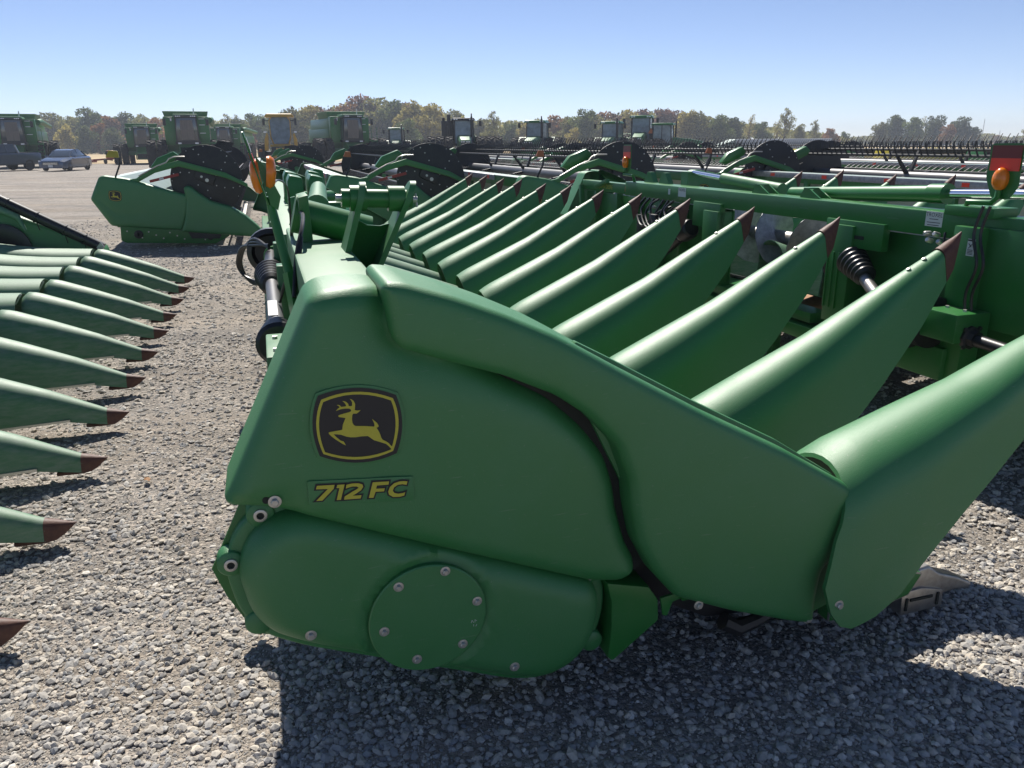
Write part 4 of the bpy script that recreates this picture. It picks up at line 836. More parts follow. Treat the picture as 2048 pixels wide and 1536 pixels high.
for l, z in ((3.06, 1.13), (7.85, 1.04)):
    m = MB(); m.box((S2 - .102 if l < 4 else S2 + .088, l, z), (.003, .045, .085)); wd = m.build('warning_decal', 'decal_white', H2)
    m = MB(); sx = S2 - .105 if l < 4 else S2 + .085
    m.box((sx, l, z + .036), (.001, .04, .008)); m.bar((sx, l - .01, z + .02), (sx, l + .012, z - .005), .001, .006, up=(1, 0, 0)); m.bar((sx, l + .012, z + .02), (sx, l - .004, z + .004), .001, .006, up=(1, 0, 0))
    for q in range(4): m.box((sx, l, z - .012 - q * .007), (.001, .032, .003))
    m.build('pictogram', 'decal_black', wd)
m = MB(); pillow(m, [(a + S2, b) for a, b in panelA], 8.80, 8.55, R=.05, step=.04, sgn=-1); m.build('rear_end_shield', 'green_poly', H2, ang=60)
m = MB(); pillow(m, [(a + S2, b) for a, b in hoodB], 8.83, 8.55, R=.045, step=.04, sgn=-1); m.build('front_end_shield', 'green_poly', H2, ang=60)
m = MB(); 
for l in (2.2, 5.0, 8.0): m.bar((S2 + .22, l, .42), (S2 + .22, l, .02), .07, .07); m.box((S2 + .22, l, .012), (.22, .22, .02)); m.bar((S2 + .25, l, .40), (S2 + 1.3, l, .12), .08, .10); m.box((S2 + 1.35, l, .06), (.35, .2, .12))
m.build('parking_stand', 'green_paint', H2, bevel=.006)
m = MB()
for k in range(8):
    l = LS2[k] + .381; P = [(S2 + .75, .42), (S2 + 1.55, .22), (S2 + 2.15, .16), (S2 + 2.15, .10), (S2 + 1.5, .14), (S2 + .75, .34)]; m.pl(P, l - .15, l - .035); m.pl(P, l + .035, l + .15)
m.build('row_deck', 'black_steel', H2, bevel=.004)

# ------------------------------------------------------------------ left corn head, snouts on the gravel pointing right
H3 = thing('corn_head', 'low green corn head at the left edge with its dusty snouts lying on the gravel', 'corn head', (-3.0, 6.5, 0))
def snout3():
    a = MB(); secs = []
    Tt = [(0, -1.88, .470), (.04, -1.85, .505), (.12, -1.77, .495), (.4, -1.52, .400), (.7, -1.225, .278), (1, -.925, .132)]
    for i in range(21):
        t = i / 20; T = poly_at(Tt, t); b = (lerp(-1.88, -.93, t), .105 if t < .75 else lerp(.105, .05, (t - .75) / .25))
        secs.append((T, b, poly_at([(0, .160, 0), (.06, .174, 0), (.25, .158, 0), (.6, .112, 0), (1, .048, 0)], t)[0]))
    shell(a, secs, 0, th=.008, n=14)
    b = MB(); b.loft([arch((-.932, .137), (-.935, .044), .050, 0, 8), arch((-.885, .124), (-.89, .048), .038, 0, 8), arch((-.845, .111), (-.855, .066), .020, 0, 8), arch((-.810, .102), (-.818, .096), .004, 0, 8)])
    c = MB(); c.box((-.99, 0, .048), (.13, .08, .02)); 
    d = MB(); d.bar((-1.80, -.172, .108), (-1.12, -.090, .108), .012, .014); e = MB(); e.bar((-1.93, -.08, .42), (-1.88, -.06, .50), .02, .012); e.bar((-1.95, .02, .47), (-1.89, .02, .52), .03, .012)
    return a, b, c, d, e
P3 = snout3(); first = None; l3 = [1.93 + .757 * k for k in range(12)]
for i, l in enumerate(l3):
    if not first:
        sn = put(P3[0], 'snout', 'green_poly_worn_sheen', H3, (-.10, l, 0), ang=50); ORI[sn.name] = Vector()
        first = [sn, P3[1].build('snout_tip', 'rust_tip', sn), P3[2].build('skid_shoe', 'rust_tip', sn, bevel=.01), P3[3].build('edge_strip', 'zinc', sn), P3[4].build('hinge_tab', 'steel', sn)]
    else:
        c = kid(first[0], H3, Vector((-.10, l, 0)) - ORI[H3.name]); c.rotation_euler = (0, random.uniform(-.008, .008), random.uniform(-.012, .012))
        for q in first[1:]: kid(q, c)
hf = None
for l in l3:
    if not hf:
        m = MB(); secs = []
        for i in range(13):
            t = i / 12; s = lerp(-4.3, -1.92, t); z = .80 - .30 * t + .03 * sin(t * pi * 2); secs.append(((s, z), (s, z - .20 - .06 * (1 - t)), .355 - .085 * t))
        shell(m, secs, 0, th=.008, n=14); hf = put(m, 'divider_hood', 'green_poly_worn_sheen', H3, (-.08, l, 0), ang=50)
    else: kid(hf, H3, Vector((-.08, l, 0)) - ORI[H3.name])
m = MB(); m.box((-4.5, 6.2, .75), (.12, 9.3, .75)); m.box((-4.0, 6.2, .30), (1.2, 9.3, .06)); m.build('rear_frame', 'green_paint', H3, bevel=.01)
m = MB()
for k in range(11):
    l = l3[k] + .378; m.box((-2.6, l - .12, .24), (1.6, .09, .06)); m.box((-2.6, l + .12, .24), (1.6, .09, .06))
m.box((-3.2, 6.2, .2), (1.6, 9.0, .1)); m.build('row_deck', 'black_steel', H3, bevel=.004)
m = MB(); pillow(m, [(-4.5, .35), (-4.5, 1.25), (-3.9, 1.15), (-2.9, .92), (-2.2, .62), (-1.95, .47), (-1.9, .2), (-2.4, .12), (-4.2, .15)], 10.62, 10.95, R=.06, step=.03, rnd=.05); m.build('end_shield', 'green_poly', H3, ang=60)
m = MB(); m.tube([(-3.9, 10.55, 1.64), (-1.93, 10.55, .475)], .062, 20); m.build('crop_tube', 'black_plastic', H3)
m = MB()
for t in (.35, .52, .66, .80, .9):
    p = Vector((-3.9, 10.55, 1.64)).lerp(Vector((-1.93, 10.55, .475)), t); d = Vector((1.97, 0, -1.165)).normalized(); m.lathe(p, d, [(0, .066), (.002, .072), (.012, .072), (.014, .066)], 20)
    m.tube([p + Vector((0, 0, -.06)), p + Vector((.01, .03, -.16))], .006, 6)
m.build('tube_strap', 'black_plastic', H3)
m = MB(); m.lathe((-3.0, 10.60, .50), (0, -1, 0), [(0, .28), (.01, .30), (.05, .30), (.07, .22), (.04, .12)], 30); m.build('drive_cover', 'black_plastic', H3)
m = MB(); m.tube([(-3.6, 10.5, 1.08), (-3.0, 10.5, 1.0), (-2.78, 10.5, .88), (-2.72, 10.5, .72)], [.05, .05, .04, .02], 10); m.build('shield_rail', 'green_poly_worn_sheen', H3)
m = MB(); m.pl([(-1.98, .50), (-1.93, .56), (-1.90, .50), (-1.95, .44)], 10.40, 10.46); m.build('tube_latch', 'steel', H3)
# ================================================================== draper headers with tined reels
SHD = [(-.22, .838), (-.05, 1.185), (.02, 1.211), (.37, 1.155), (.99, .950), (1.30, .86), (1.27, .685), (1.12, .285), (.94, .300), (.05, .396), (.01, .43)]
FRD = [(1.22, .985), (1.27, 1.02), (1.33, 1.01), (1.44, .905), (1.62, .765), (1.94, .655), (2.145, .52), (2.325, .345), (2.43, .215), (2.36, .138), (2.22, .135), (1.10, .262), (1.19, .5), (1.235, .8)]
def draper(label, s, l, LEN=9.6, group='draper headers parked in a row', dz=0, tilt=0):
    root = thing('draper_header', label, 'grain header', (s, l, 0), group=group)
    B = MB; ORI[root.name] = Vector()
    def hexrib(x, z, d):   # raised chevron moulding
        g = 0
        for (a, b) in (((.02, 1.06), (-.10, .83)), ((-.10, .83), (.12, .60)), ((.12, .60), (.55, .58))):
            g += .007 * max(0, 1 - (segdist((x, z), a, b) / .045) ** 4) if segdist((x, z), a, b) < .045 else 0
        return g + (.07 * max(0, (z - 1.0)) if z > 1 else 0)
    def side(sg, l0):
        m = B(); pillow(m, SHD, l0, l0 + sg * .22, R=.05, step=.035, extra=hexrib, sgn=sg, rnd=.04); sh = m.build('end_shield', 'green_poly', root, ang=60)
        m = B(); pillow(m, FRD, l0 - sg * .03, l0 + sg * .20, R=.05, step=.035, sgn=sg, rnd=.03); m.build('crop_divider', 'green_poly', root, ang=60)
        if sg > 0: deer_emblem(sh, None, .95, l0 - .003, off=(.16, .885))
        m = B(); m.pl([(.16, .42), (.14, .15), (.22, .107), (1.62, .037), (1.85, .15), (1.95, .30), (.9, .36)], l0 + sg * .06, l0 + sg * .10); m.build('skid_frame', 'green_paint', root, bevel=.004)
        m = B()
        for (x, z, r) in ((.42, .24, .07), (.42, .24, .035), (1.55, .15, .05)): m.lathe((x, l0 + sg * .065, z), (0, -sg, 0), [(0, r), (.02, r), (.025, r * .8)], 16)
        m.pl([(1.2, .25), (1.75, .22), (1.7, .12), (1.25, .14)], l0 + sg * .035, l0 + sg * .06); m.build('skid_bearing', 'black_steel', root)
        m = B()
        for i in range(14): m.lathe((.25 + i * .11, l0 + sg * .055, .30 - i * .008 - (i % 3) * .05), (0, -sg, 0), [(0, .013), (.008, .013)], 8)
        m.build('rivets', 'zinc', root)
        # reel arm with hydraulic line, red decal, disc
        la = l0 + sg * .06
        arm = [(.49, 1.107), (.80, 1.279), (1.18, 1.382), (1.91, 1.176), (2.25, 1.0)]
        m = B(); w_ = [.075, .09, .10, .09, .06]
        up = [(x, z + k / 2) for (x, z), k in zip(arm, w_)] + [(x, z - k / 2) for (x, z), k in list(zip(arm, w_))[::-1]]
        m.pl(up, la, la + sg * .06); m.bar((.05, la, 1.05), (.55, la, 1.13), .05, .06); m.build('reel_arm', 'green_paint', root, bevel=.006)
        m = B(); m.tube([(.55, la - sg * .01, 1.19), (.85, la - sg * .01, 1.345), (1.0, la - sg * .02, 1.40), (1.05, la - sg * .02, 1.46), (1.14, la - sg * .02, 1.49), (1.3, la - sg * .01, 1.49)], .010, 8); m.build('hydraulic_line', 'zinc', root)
        m = B(); m.bar((.71, la - sg * .02, 1.10), (1.17, la - sg * .02, 1.205), .012, .045); rd = m.build('height_indicator', 'red_paint', root)
        m = B(); m.bar((.86, la - sg * .028, 1.134), (.93, la - sg * .028, 1.15), .004, .028); m.build('indicator_mark', 'decal_white', rd)
        m = B(); o = [(1.60 + .58 * cos(a), 1.10 + .58 * sin(a)) for a in [2 * pi * k / 56 for k in range(56)]]
        m.pl(o, l0 + sg * .14, l0 + sg * .155); dk = m.build('reel_disc', 'black_steel', root, bevel=.004)
        m = B()
        for k in range(6):
            a = k * pi / 3 + .3
            for r in (.17, .30, .43, .53): m.lathe((1.6 + r * cos(a + r), l0 + sg * .14, 1.1 + r * sin(a + r)), (0, -sg, 0), [(0, .011), (.008, .011), (.010, .006)], 8)
        for k in range(12): m.lathe((1.6 + .555 * cos(k * .5236), l0 + sg * .14, 1.1 + .555 * sin(k * .5236)), (0, -sg, 0), [(0, .007), (.006, .007)], 8)
        m.build('rivets', 'zinc', dk)
        m = B(); m.bar((1.42, l0 + sg * .11, 1.22), (1.72, l0 + sg * .11, 1.08), .04, .16); m.build('reel_bearing', 'black_steel', root, bevel=.02)
        m = B(); m.lathe((1.60, l0 + sg * .09, 1.10), (0, -sg, 0), [(0, .030), (.008, .030), (.008, .02)], 16); m.lathe((1.52, l0 + sg * .09, 1.16), (0, -sg, 0), [(0, .02), (.008, .02)], 10); m.build('bolt', 'zinc', root)
        m = B(); m.prism([(.705, la + sg * .30, 1.31), (.83, la + sg * .30, 1.469), (1.10, la + sg * .30, 1.574), (1.19, la + sg * .30, 1.50), (1.14, la + sg * .30, 1.42), (.80, la + sg * .30, 1.27)], (0, sg * .12, 0)); m.build('end_bracket', 'green_paint', root, bevel=.02)
    side(1, 0.0); side(-1, LEN)
    # warning light on bent pipe
    m = B(); m.tube([(.20, .06, 1.18), (.285, .05, 1.36), (.295, .05, 1.48), (.27, .05, 1.50)], .014, 8); m.build('marker_arm', 'black_steel', root)
    m = B(); m.add([(.10, .05 + q * 1, 1.495) for q in (-.02, .05)] + [(.30, .05 + q, 1.485) for q in (-.02, .05)] + [(.16, .05 + q, 1.60) for q in (-.01, .03)] + [(.29, .05 + q, 1.59) for q in (-.01, .03)], [(0, 2, 3, 1), (4, 5, 7, 6), (0, 4, 6, 2), (1, 3, 7, 5), (0, 1, 5, 4), (2, 6, 7, 3)]); m.build('amber_marker', 'marker_yellow', root, bevel=.006)
    m = B(); m.box((.11, LEN / 2, 1.08), (.16, LEN - .5, .14)); m.box((.15, LEN / 2, .42), (.14, LEN - .5, .14)); m.build('back_tube', 'green_paint', root, bevel=.012)
    m = B(); m.box((.012, LEN / 2 + .6, 1.125), (.03, LEN - 2.2, .085)); br = m.build('back_rail', 'galvanised', root, bevel=.004)
    for k in range(6):
        m = B(); m.box((-.006, 2.0 + k * 1.3, 1.125), (.004, .11, .05)); m.build('red_reflector', 'red_tape', br)
    m = B(); m.pl([(.03, 1.165), (.20, 1.172), (.50, .80), (.47, .79), (.19, 1.155), (.03, 1.155)], .25, LEN - .25); m.build('top_cover', 'pale_panel', root)
    m = B(); m.pl([(.20, 1.10), (.22, 1.10), (.45, .42), (1.75, .22), (1.75, .20), (.43, .40)], .3, LEN / 2 - .7); m.pl([(.20, 1.10), (.22, 1.10), (.45, .42), (1.75, .22), (1.75, .20), (.43, .40)], LEN / 2 + .7, LEN - .3); m.build('back_sheet', 'pale_panel', root)
    m = B(); m.pl([(.5, .415), (1.72, .225), (1.72, .232), (.5, .43)], .3, LEN - .3); m.build('draper_belt', 'black_plastic', root)
    m = B()
    for k in range(7): m.box((.06, .5 + k * (LEN - 1) / 6, .75), (.06, .10, .62))
    m.build('back_upright', 'green_paint', root, bevel=.005)
    m = B(); m.box((2.0, LEN / 2, .14), (.12, LEN - .3, .03))
    for k in range(int(LEN / .0762 / 2)): m.bar((2.02, .2 + k * .1524, .145), (2.16, .2 + k * .1524, .13), .02, .016, w2=.006, h2=.005)
    m.build('cutter_bar', 'steel', root)
    m = B(); m.lathe((1.60, .15, 1.10), (0, 1, 0), [(0, .085), (LEN - .3, .085)], 18); m.build('reel_tube', 'reel_grey', root)
    sp = [(.2, 0)] + [(LEN * q, 1) for q in (.25, .5, .75)] + [(LEN - .2, 0)]
    for k in range(6):
        a = k * pi / 3 - .87; cx, cz = 1.6 + .44 * cos(a), 1.10 + .44 * sin(a); tl = .85 if sin(a) > 0 else 1.0
        m = B(); m.lathe((cx, .16, cz), (0, 1, 0), [(0, .020), (LEN - .32, .020)], 8)
        dv = Vector((cos(a) * .75, 0, sin(a) * .85 + (.25 if sin(a) > 0 else -.3))).normalized()
        n = int((LEN - .4) / .125)
        for q in range(n):
            y = .2 + q * .125; p = Vector((cx, y, cz)); e1 = p + dv * .15 * tl; e2 = p + dv * .275 * tl + Vector((.035, 0, 0))
            m.bar(p, e1, .017, .017, w2=.014, h2=.014); m.bar(e1, e2, .014, .014, w2=.007, h2=.007)
        m.build('reel_bat', 'black_steel', root)
    for lq, on in sp:
        if not on: continue
        m = B()
        for k in range(6):
            a = k * pi / 3 - .87; m.bar((1.6, lq, 1.1), (1.6 + .44 * cos(a), lq, 1.1 + .44 * sin(a)), .05, .07, w2=.03, h2=.04, up=(0, 1, 0))
        m.build('reel_spider', 'black_steel', root, bevel=.003)
    ORI[root.name] = Vector((s, l, 0))
    return root
DR = draper('draper header standing clear at left, whole emblem end shield and black reel disc in view', -2.5, 14.4)
dup(DR, FR(1.10, 13.0), 'draper header whose emblem shield peeks out behind the foreground corn head\'s fold hinge')
dup(DR, FR(3.66, 11.0), 'draper header whose emblem shield shows left of the JOHN DEERE lettered beam')
dup(DR, FR(7.05, 12.0), 'draper header whose black reel disc rises above the middle of the lettered beam')
r5 = dup(DR, FR(8.25, 3.05), 'nearest draper header at right with tall upright reel tines above the lift cylinder')
dup(DR, FR(14.2, 10.0), 'draper header at far right directly behind the tall upright reel tines')
dup(DR, FR(-.2, 26.5), 'draper header far back, partly hidden behind the leftmost header\'s black reel disc')
dup(DR, FR(3.6, 25.5), 'draper header in the back row in front of the green articulated tractor')
dup(DR, FR(8.0, 25.0), 'draper header in the back row in front of the three tractors with pale hoods')
dup(DR, FR(12.5, 24.5), 'draper header in the back row below the white trailer')
dup(DR, FR(17.6, 22.5), 'draper header in the back row at far right below the gap in the trees')

om = None
for o in [q for q in bpy.data.objects if q.name.startswith('amber_marker.')]:
    if om is None: om = o.data.copy(); om.materials[0] = MATS['marker_orange']
    o.data = om; o.scale = (.6, .6, .8); o.location.x += .11; o.location.z += .28
# ================================================================== tree line
def leaf_mat(name, c0, c1, c2):
    m, t, b = nodes_mat(name); L_ = t.links.new
    g = N(t, 'ShaderNodeNewGeometry'); r = N(t, 'ShaderNodeValToRGB'); e = r.color_ramp; e.elements[0].color = (*c0, 1); e.elements[1].color = (*c2, 1); x = e.elements.new(.55); x.color = (*c1, 1)
    L_(g.outputs['Random Per Island'], r.inputs[0]); oi = N(t, 'ShaderNodeObjectInfo'); mr = N(t, 'ShaderNodeMapRange'); mr.inputs[3].default_value = .9; mr.inputs[4].default_value = 1.5; L_(oi.outputs['Random'], mr.inputs[0])
    mul = N(t, 'ShaderNodeMix', data_type='RGBA', blend_type='MULTIPLY'); mul.inputs[0].default_value = 1; L_(r.outputs[0], mul.inputs[6]); L_(mr.outputs[0], mul.inputs[7]); L_(mul.outputs[2], b.inputs['Base Color'])
    b.inputs['Roughness'].default_value = .7; b.inputs['Specular IOR Level'].default_value = .15
    tr = N(t, 'ShaderNodeBsdfTranslucent'); L_(mul.outputs[2], tr.inputs[0]); mx = N(t, 'ShaderNodeMixShader'); mx.inputs[0].default_value = .48; L_(b.outputs[0], mx.inputs[1]); L_(tr.outputs[0], mx.inputs[2]); L_(mx.outputs[0], t.nodes['Material Output'].inputs[0])
leaf_mat('leaves_green', (.05, .075, .025), (.11, .145, .045), (.18, .21, .075))
leaf_mat('leaves_olive', (.08, .085, .03), (.17, .17, .06), (.27, .25, .095))
leaf_mat('leaves_gold', (.14, .125, .035), (.28, .24, .07), (.40, .34, .12))
leaf_mat('leaves_rust', (.10, .055, .025), (.21, .10, .04), (.30, .16, .06))
leaf_mat('leaves_maroon', (.07, .04, .03), (.14, .075, .055), (.20, .11, .075))
leaf_mat('leaves_dark', (.035, .05, .02), (.075, .095, .035), (.13, .14, .055))
def crown_mesh(seed, Hh, Wd, n, blobs, sparse=0, low=.16, leafsz=.42):
    rnd = random.Random(seed); Bs = []
    for i in range(blobs):
        t = (i + .5) / blobs; z = Hh * (low + (.95 - low) * t); env = Wd * .5 * (sin(pi * (.22 + .66 * t)) ** .7)
        a = rnd.uniform(0, 6.28); d = env * rnd.uniform(.15, .75); r = max(.9, env * rnd.uniform(.38, .62)) * (1 - sparse * .35)
        Bs.append((cos(a) * d, sin(a) * d, z, r, r * rnd.uniform(.65, .95)))
    Bs.append((0, 0, Hh * .5, Wd * .26, Hh * .26)); V = []; Fc = []
    tot = sum(b[3] ** 2 for b in Bs)
    for bx, by, bz, r, rz in Bs:
        for _ in range(int(n * r * r / tot)):
            th = rnd.uniform(0, 6.28); cz = rnd.uniform(-1, 1); q = sqrt(1 - cz * cz); rr = rnd.uniform(.35, 1.08) ** .6
            p = Vector((bx + r * rr * q * cos(th), by + r * rr * q * sin(th), bz + rz * rr * cz))
            if p.z < .3: continue
            s_ = leafsz * rnd.uniform(.55, 1.35); u = Vector((rnd.gauss(0, 1), rnd.gauss(0, 1), rnd.gauss(0, 1))).normalized(); v = u.cross(Vector((rnd.gauss(0, 1), rnd.gauss(0, 1), rnd.gauss(0, 1)))).normalized()
            k = len(V); V += [p - u * s_, p + v * s_ * .55, p + u * s_, p - v * s_ * .5]; Fc.append((k, k + 1, k + 2, k + 3))
    me = bpy.data.meshes.new('crown'); me.from_pydata([tuple(v) for v in V], [], Fc); return me, Bs
def trunk_mesh(Bs, Hh, r0, sparse=0, seed=0):
    rnd = random.Random(seed); m = MB(); m.tube([(0, 0, 0), (rnd.uniform(-.1, .1), 0, Hh * .25), (rnd.uniform(-.2, .2), 0, Hh * .55), (0, 0, Hh * .9)], [r0, r0 * .8, r0 * .5, r0 * .08], 7)
    for bx, by, bz, r, rz in Bs[:-1]:
        z0 = max(Hh * .15, bz - Hh * .22); m.tube([(0, 0, z0), (bx * .5, by * .5, (z0 + bz) / 2 + .2), (bx, by, bz), (bx * 1.25, by * 1.25, bz + rz * .6)], [r0 * .42, r0 * .28, r0 * .14, r0 * .03], 5)
        if sparse:
            for _ in range(5):
                a = rnd.uniform(0, 6.28); m.tube([(bx, by, bz - rz * .3), (bx + cos(a) * r * .7, by + sin(a) * r * .7, bz + rnd.uniform(-.1, .9) * rz)], [r0 * .1, r0 * .03], 4)
    return m
PRO = {}
def proto(kind, seed, Hh, Wd, n, blobs, matn, sparse=0, low=.16, leafsz=.42):
    me, Bs = crown_mesh(seed, Hh, Wd, n, blobs, sparse, low, leafsz); me.materials.append(MATS[matn])
    t = bpy.data.objects.new('t', None); tm = trunk_mesh(Bs, Hh, Hh * .026, sparse, seed); ob = tm.build('trunk', 'bark', None); tme = ob.data; bpy.data.objects.remove(ob); bpy.data.objects.remove(t)
    PRO.setdefault(kind, []).append((me, tme, Hh))
for i in range(3):
    proto('green', 100 + i, 13, 11.5, 4200, 17, 'leaves_green', low=.12)
    proto('olive', 110 + i, 13, 11.5, 4200, 17, 'leaves_olive', low=.10)
    proto('gold', 120 + i, 12, 10, 3600, 15, 'leaves_gold', low=.12)
    proto('dark', 150 + i, 12, 11.5, 4200, 16, 'leaves_dark', low=.06)
for i in range(2):
    proto('rust', 130 + i, 11, 10, 3600, 15, 'leaves_rust', low=.10)
    proto('maroon', 140 + i, 13, 11, 3600, 16, 'leaves_maroon', low=.14)
    proto('airy', 160 + i, 14, 9, 1300, 16, 'leaves_olive', sparse=1, low=.30, leafsz=.30)
    proto('bare', 170 + i, 12, 8, 500, 14, 'leaves_gold', sparse=1, low=.35, leafsz=.25)
TREES = {'green': 'full green tree', 'olive': 'full olive green tree', 'gold': 'yellow green tree', 'dark': 'dark dense tree', 'rust': 'rusty orange tree', 'maroon': 'dark maroon tree', 'airy': 'airy see-through tree', 'bare': 'thin bare tree'}
def px2x(px, Y): return (px - 1024) / 1610 * Y
def hor(px): return HOR - (px - 1024) * ROLL
used = {}
MARKS = [(0, 'above the combine at the left edge'), (150, 'right of the combine at the left edge'), (190, 'above the sedan'), (230, 'above the orange tow implement'), (290, 'behind the low wide combine'), (383, 'behind the tall combine'), (455, 'behind the mostly hidden combine'), (510, 'left of the yellow loader'), (570, 'behind the yellow loader'), (635, 'right of the yellow loader'), (710, 'above the combine right of the loader'), (790, 'above the small dark tractor'), (850, 'left of the articulated tractor'), (930, 'behind the articulated tractor'), (990, 'right of the articulated tractor'), (1065, 'behind the lone tractor'), (1140, 'left of the three tractors'), (1220, 'behind the left of three tractors'), (1285, 'behind the middle of three tractors'), (1355, 'behind the side-on tractor'), (1430, 'right of the side-on tractor'), (1500, 'left of the white trailer'), (1570, 'above the white trailer'), (1640, 'right of the white trailer'), (1705, 'left of the sky gap'), (1770, 'at the left of the right-hand clump'), (1830, 'in the middle of the right-hand clump'), (1910, 'at the right of the right-hand clump'), (1995, 'beyond the near marker plate'), (2070, 'at the right picture edge')]
def tree(px, top, Y, kind, wide=1.0):
    lst = PRO[kind]; me, tme, Hh = lst[int(px * 7 + top) % len(lst)]
    h = HC + (hor(px) - top) / 1610 * Y
    mk = min(MARKS, key=lambda q: abs(q[0] - px))[1]
    depth = 'front row' if Y < 215 else 'back row'
    lab = '%s %s' % (TREES[kind], mk) + (', nearer' if Y < 205 else ''); k = used.get(lab, 0); used[lab] = k + 1
    if k: lab = lab + (', second from left' if k == 1 else ', third from left')
    e = bpy.data.objects.new('tree', None); COL.objects.link(e); e.location = (px2x(px, Y), Y, 0); e.rotation_euler = (0, 0, (px * 1.7) % 6.28)
    e['label'] = ' '.join(lab.split()[:18]); e['category'] = 'tree'; e['group'] = 'trees along the far edge of the field'
    s_ = h / Hh * .97; e.scale = (s_ * wide, s_ * wide, s_)
    for nm, me_ in (('crown', me), ('trunk', tme)):
        o = bpy.data.objects.new(nm, me_); COL.objects.link(o); o.parent = e
    return e
T = [(-40, 226, 235, 'green'), (15, 229, 240, 'olive'), (70, 232, 235, 'green'), (112, 228, 240, 'olive'), (150, 236, 225, 'olive'), (190, 219, 230, 'green'), (140, 250, 200, 'gold'), (178, 252, 198, 'dark'), (208, 246, 202, 'rust'), (232, 232, 228, 'rust'), (262, 228, 235, 'green'), (232, 256, 196, 'dark'), (298, 232, 232, 'olive'), (322, 236, 226, 'rust'), (352, 230, 236, 'olive'), (395, 232, 236, 'green'), (430, 236, 228, 'olive'), (462, 226, 226, 'airy'), (485, 240, 212, 'dark'), (488, 229, 232, 'airy'), (515, 228, 220, 'green'), (540, 236, 230, 'olive'),
     (500, 258, 196, 'maroon'), (560, 236, 210, 'dark'), (600, 216, 200, 'olive'), (625, 214, 204, 'gold'), (655, 215, 212, 'maroon'), (640, 245, 188, 'dark'), (672, 222, 206, 'olive'), (700, 208, 214, 'rust'), (730, 193, 222, 'maroon'), (760, 198, 218, 'olive'), (792, 204, 214, 'green'), (812, 206, 222, 'maroon'), (835, 206, 202, 'gold'), (866, 209, 198, 'gold'), (820, 240, 184, 'green'), (905, 220, 214, 'olive'), (880, 245, 186, 'gold'), (930, 238, 212, 'green'), (962, 240, 216, 'olive'), (992, 220, 192, 'airy'), (985, 252, 190, 'olive'), (1020, 246, 212, 'green'), (1050, 244, 216, 'gold'), (1085, 240, 210, 'olive'),
     (1118, 233, 216, 'rust'), (1140, 236, 206, 'olive'), (1168, 221, 200, 'green'), (1150, 255, 190, 'gold'), (1200, 232, 216, 'olive'), (1205, 226, 226, 'rust'), (1238, 228, 220, 'maroon'), (1262, 222, 212, 'gold'), (1290, 219, 220, 'maroon'), (1322, 219, 224, 'maroon'), (1345, 219, 226, 'maroon'), (1378, 222, 210, 'gold'), (1405, 224, 208, 'olive'), (1440, 232, 204, 'green'), (1470, 236, 208, 'dark'), (1500, 226, 218, 'bare'), (1525, 244, 224, 'green'), (1570, 214, 206, 'airy'), (1556, 236, 210, 'bare'), (1600, 250, 226, 'olive'), (1630, 238, 232, 'airy'), (1662, 256, 236, 'rust'), (1690, 264, 250, 'green'), (1722, 276, 330, 'dark'),
     (1760, 246, 252, 'olive'), (1792, 232, 256, 'dark'), (1822, 236, 250, 'green'), (1850, 231, 262, 'bare'), (1868, 232, 256, 'dark'), (1895, 250, 246, 'rust'), (1922, 235, 258, 'dark'), (1950, 254, 254, 'dark'), (1995, 270, 380, 'rust'), (2030, 272, 380, 'green'), (2062, 252, 250, 'olive'), (2100, 240, 240, 'green')]
for px, top, Y, kind in T: tree(px, top, Y, kind, 1.0 if kind != 'bare' else .9)
# dense wood behind the individual trees: reads as one mass
wm = bpy.data.meshes.new('woodland'); rnd = random.Random(77); V = []; Fc = []
prof = [(-250, 232), (200, 236), (420, 240), (520, 244), (600, 226), (730, 206), (860, 216), (930, 240), (1080, 246), (1180, 234), (1300, 224), (1400, 232), (1480, 246), (1560, 258), (1640, 266), (1700, 278)]
def top_at(px):
    for (a, ta), (b, tb) in zip(prof, prof[1:]):
        if a <= px <= b: return ta + (tb - ta) * (px - a) / (b - a)
    return 280
for _ in range(26000):
    px = rnd.uniform(-250, 1700); Y = rnd.uniform(238, 262); hmax = HC + (hor(px) - top_at(px)) / 1610 * Y; hmax *= 1 - .14 * abs(noise.noise(Vector((px * .05, Y * .1, 0)))) * 2
    z = hmax * rnd.random() ** .75; p = Vector((px2x(px, Y), Y, z)); s_ = rnd.uniform(.35, .8)
    u = Vector((rnd.gauss(0, 1), rnd.gauss(0, 1), rnd.gauss(0, 1))).normalized(); v = u.cross(Vector((rnd.gauss(0, 1), rnd.gauss(0, 1), rnd.gauss(0, 1)))).normalized(); k = len(V)
    V += [p - u * s_, p + v * s_ * .6, p + u * s_, p - v * s_ * .6]; Fc.append((k, k + 1, k + 2, k + 3))
for _ in range(9000):   # far low belt on the right
    px = rnd.uniform(1680, 2200); Y = rnd.uniform(395, 420); z = (3.5 + 2.5 * noise.noise(Vector((px * .02, 0, 5)))) * rnd.random() ** .8; p = Vector((px2x(px, Y), Y, z)); s_ = rnd.uniform(.5, 1.0)
    u = Vector((rnd.gauss(0, 1), rnd.gauss(0, 1), rnd.gauss(0, 1))).normalized(); v = u.cross(Vector((rnd.gauss(0, 1), rnd.gauss(0, 1), rnd.gauss(0, 1)))).normalized(); k = len(V)
    V += [p - u * s_, p + v * s_ * .6, p + u * s_, p - v * s_ * .6]; Fc.append((k, k + 1, k + 2, k + 3))
wm.from_pydata([tuple(v) for v in V], [], Fc); wm.materials.append(MATS['leaves_olive']); wo = bpy.data.objects.new('woodland', wm); COL.objects.link(wo); tag(wo, 'distant mixed autumn wood closing the view behind the single trees', 'wood', kind='stuff')
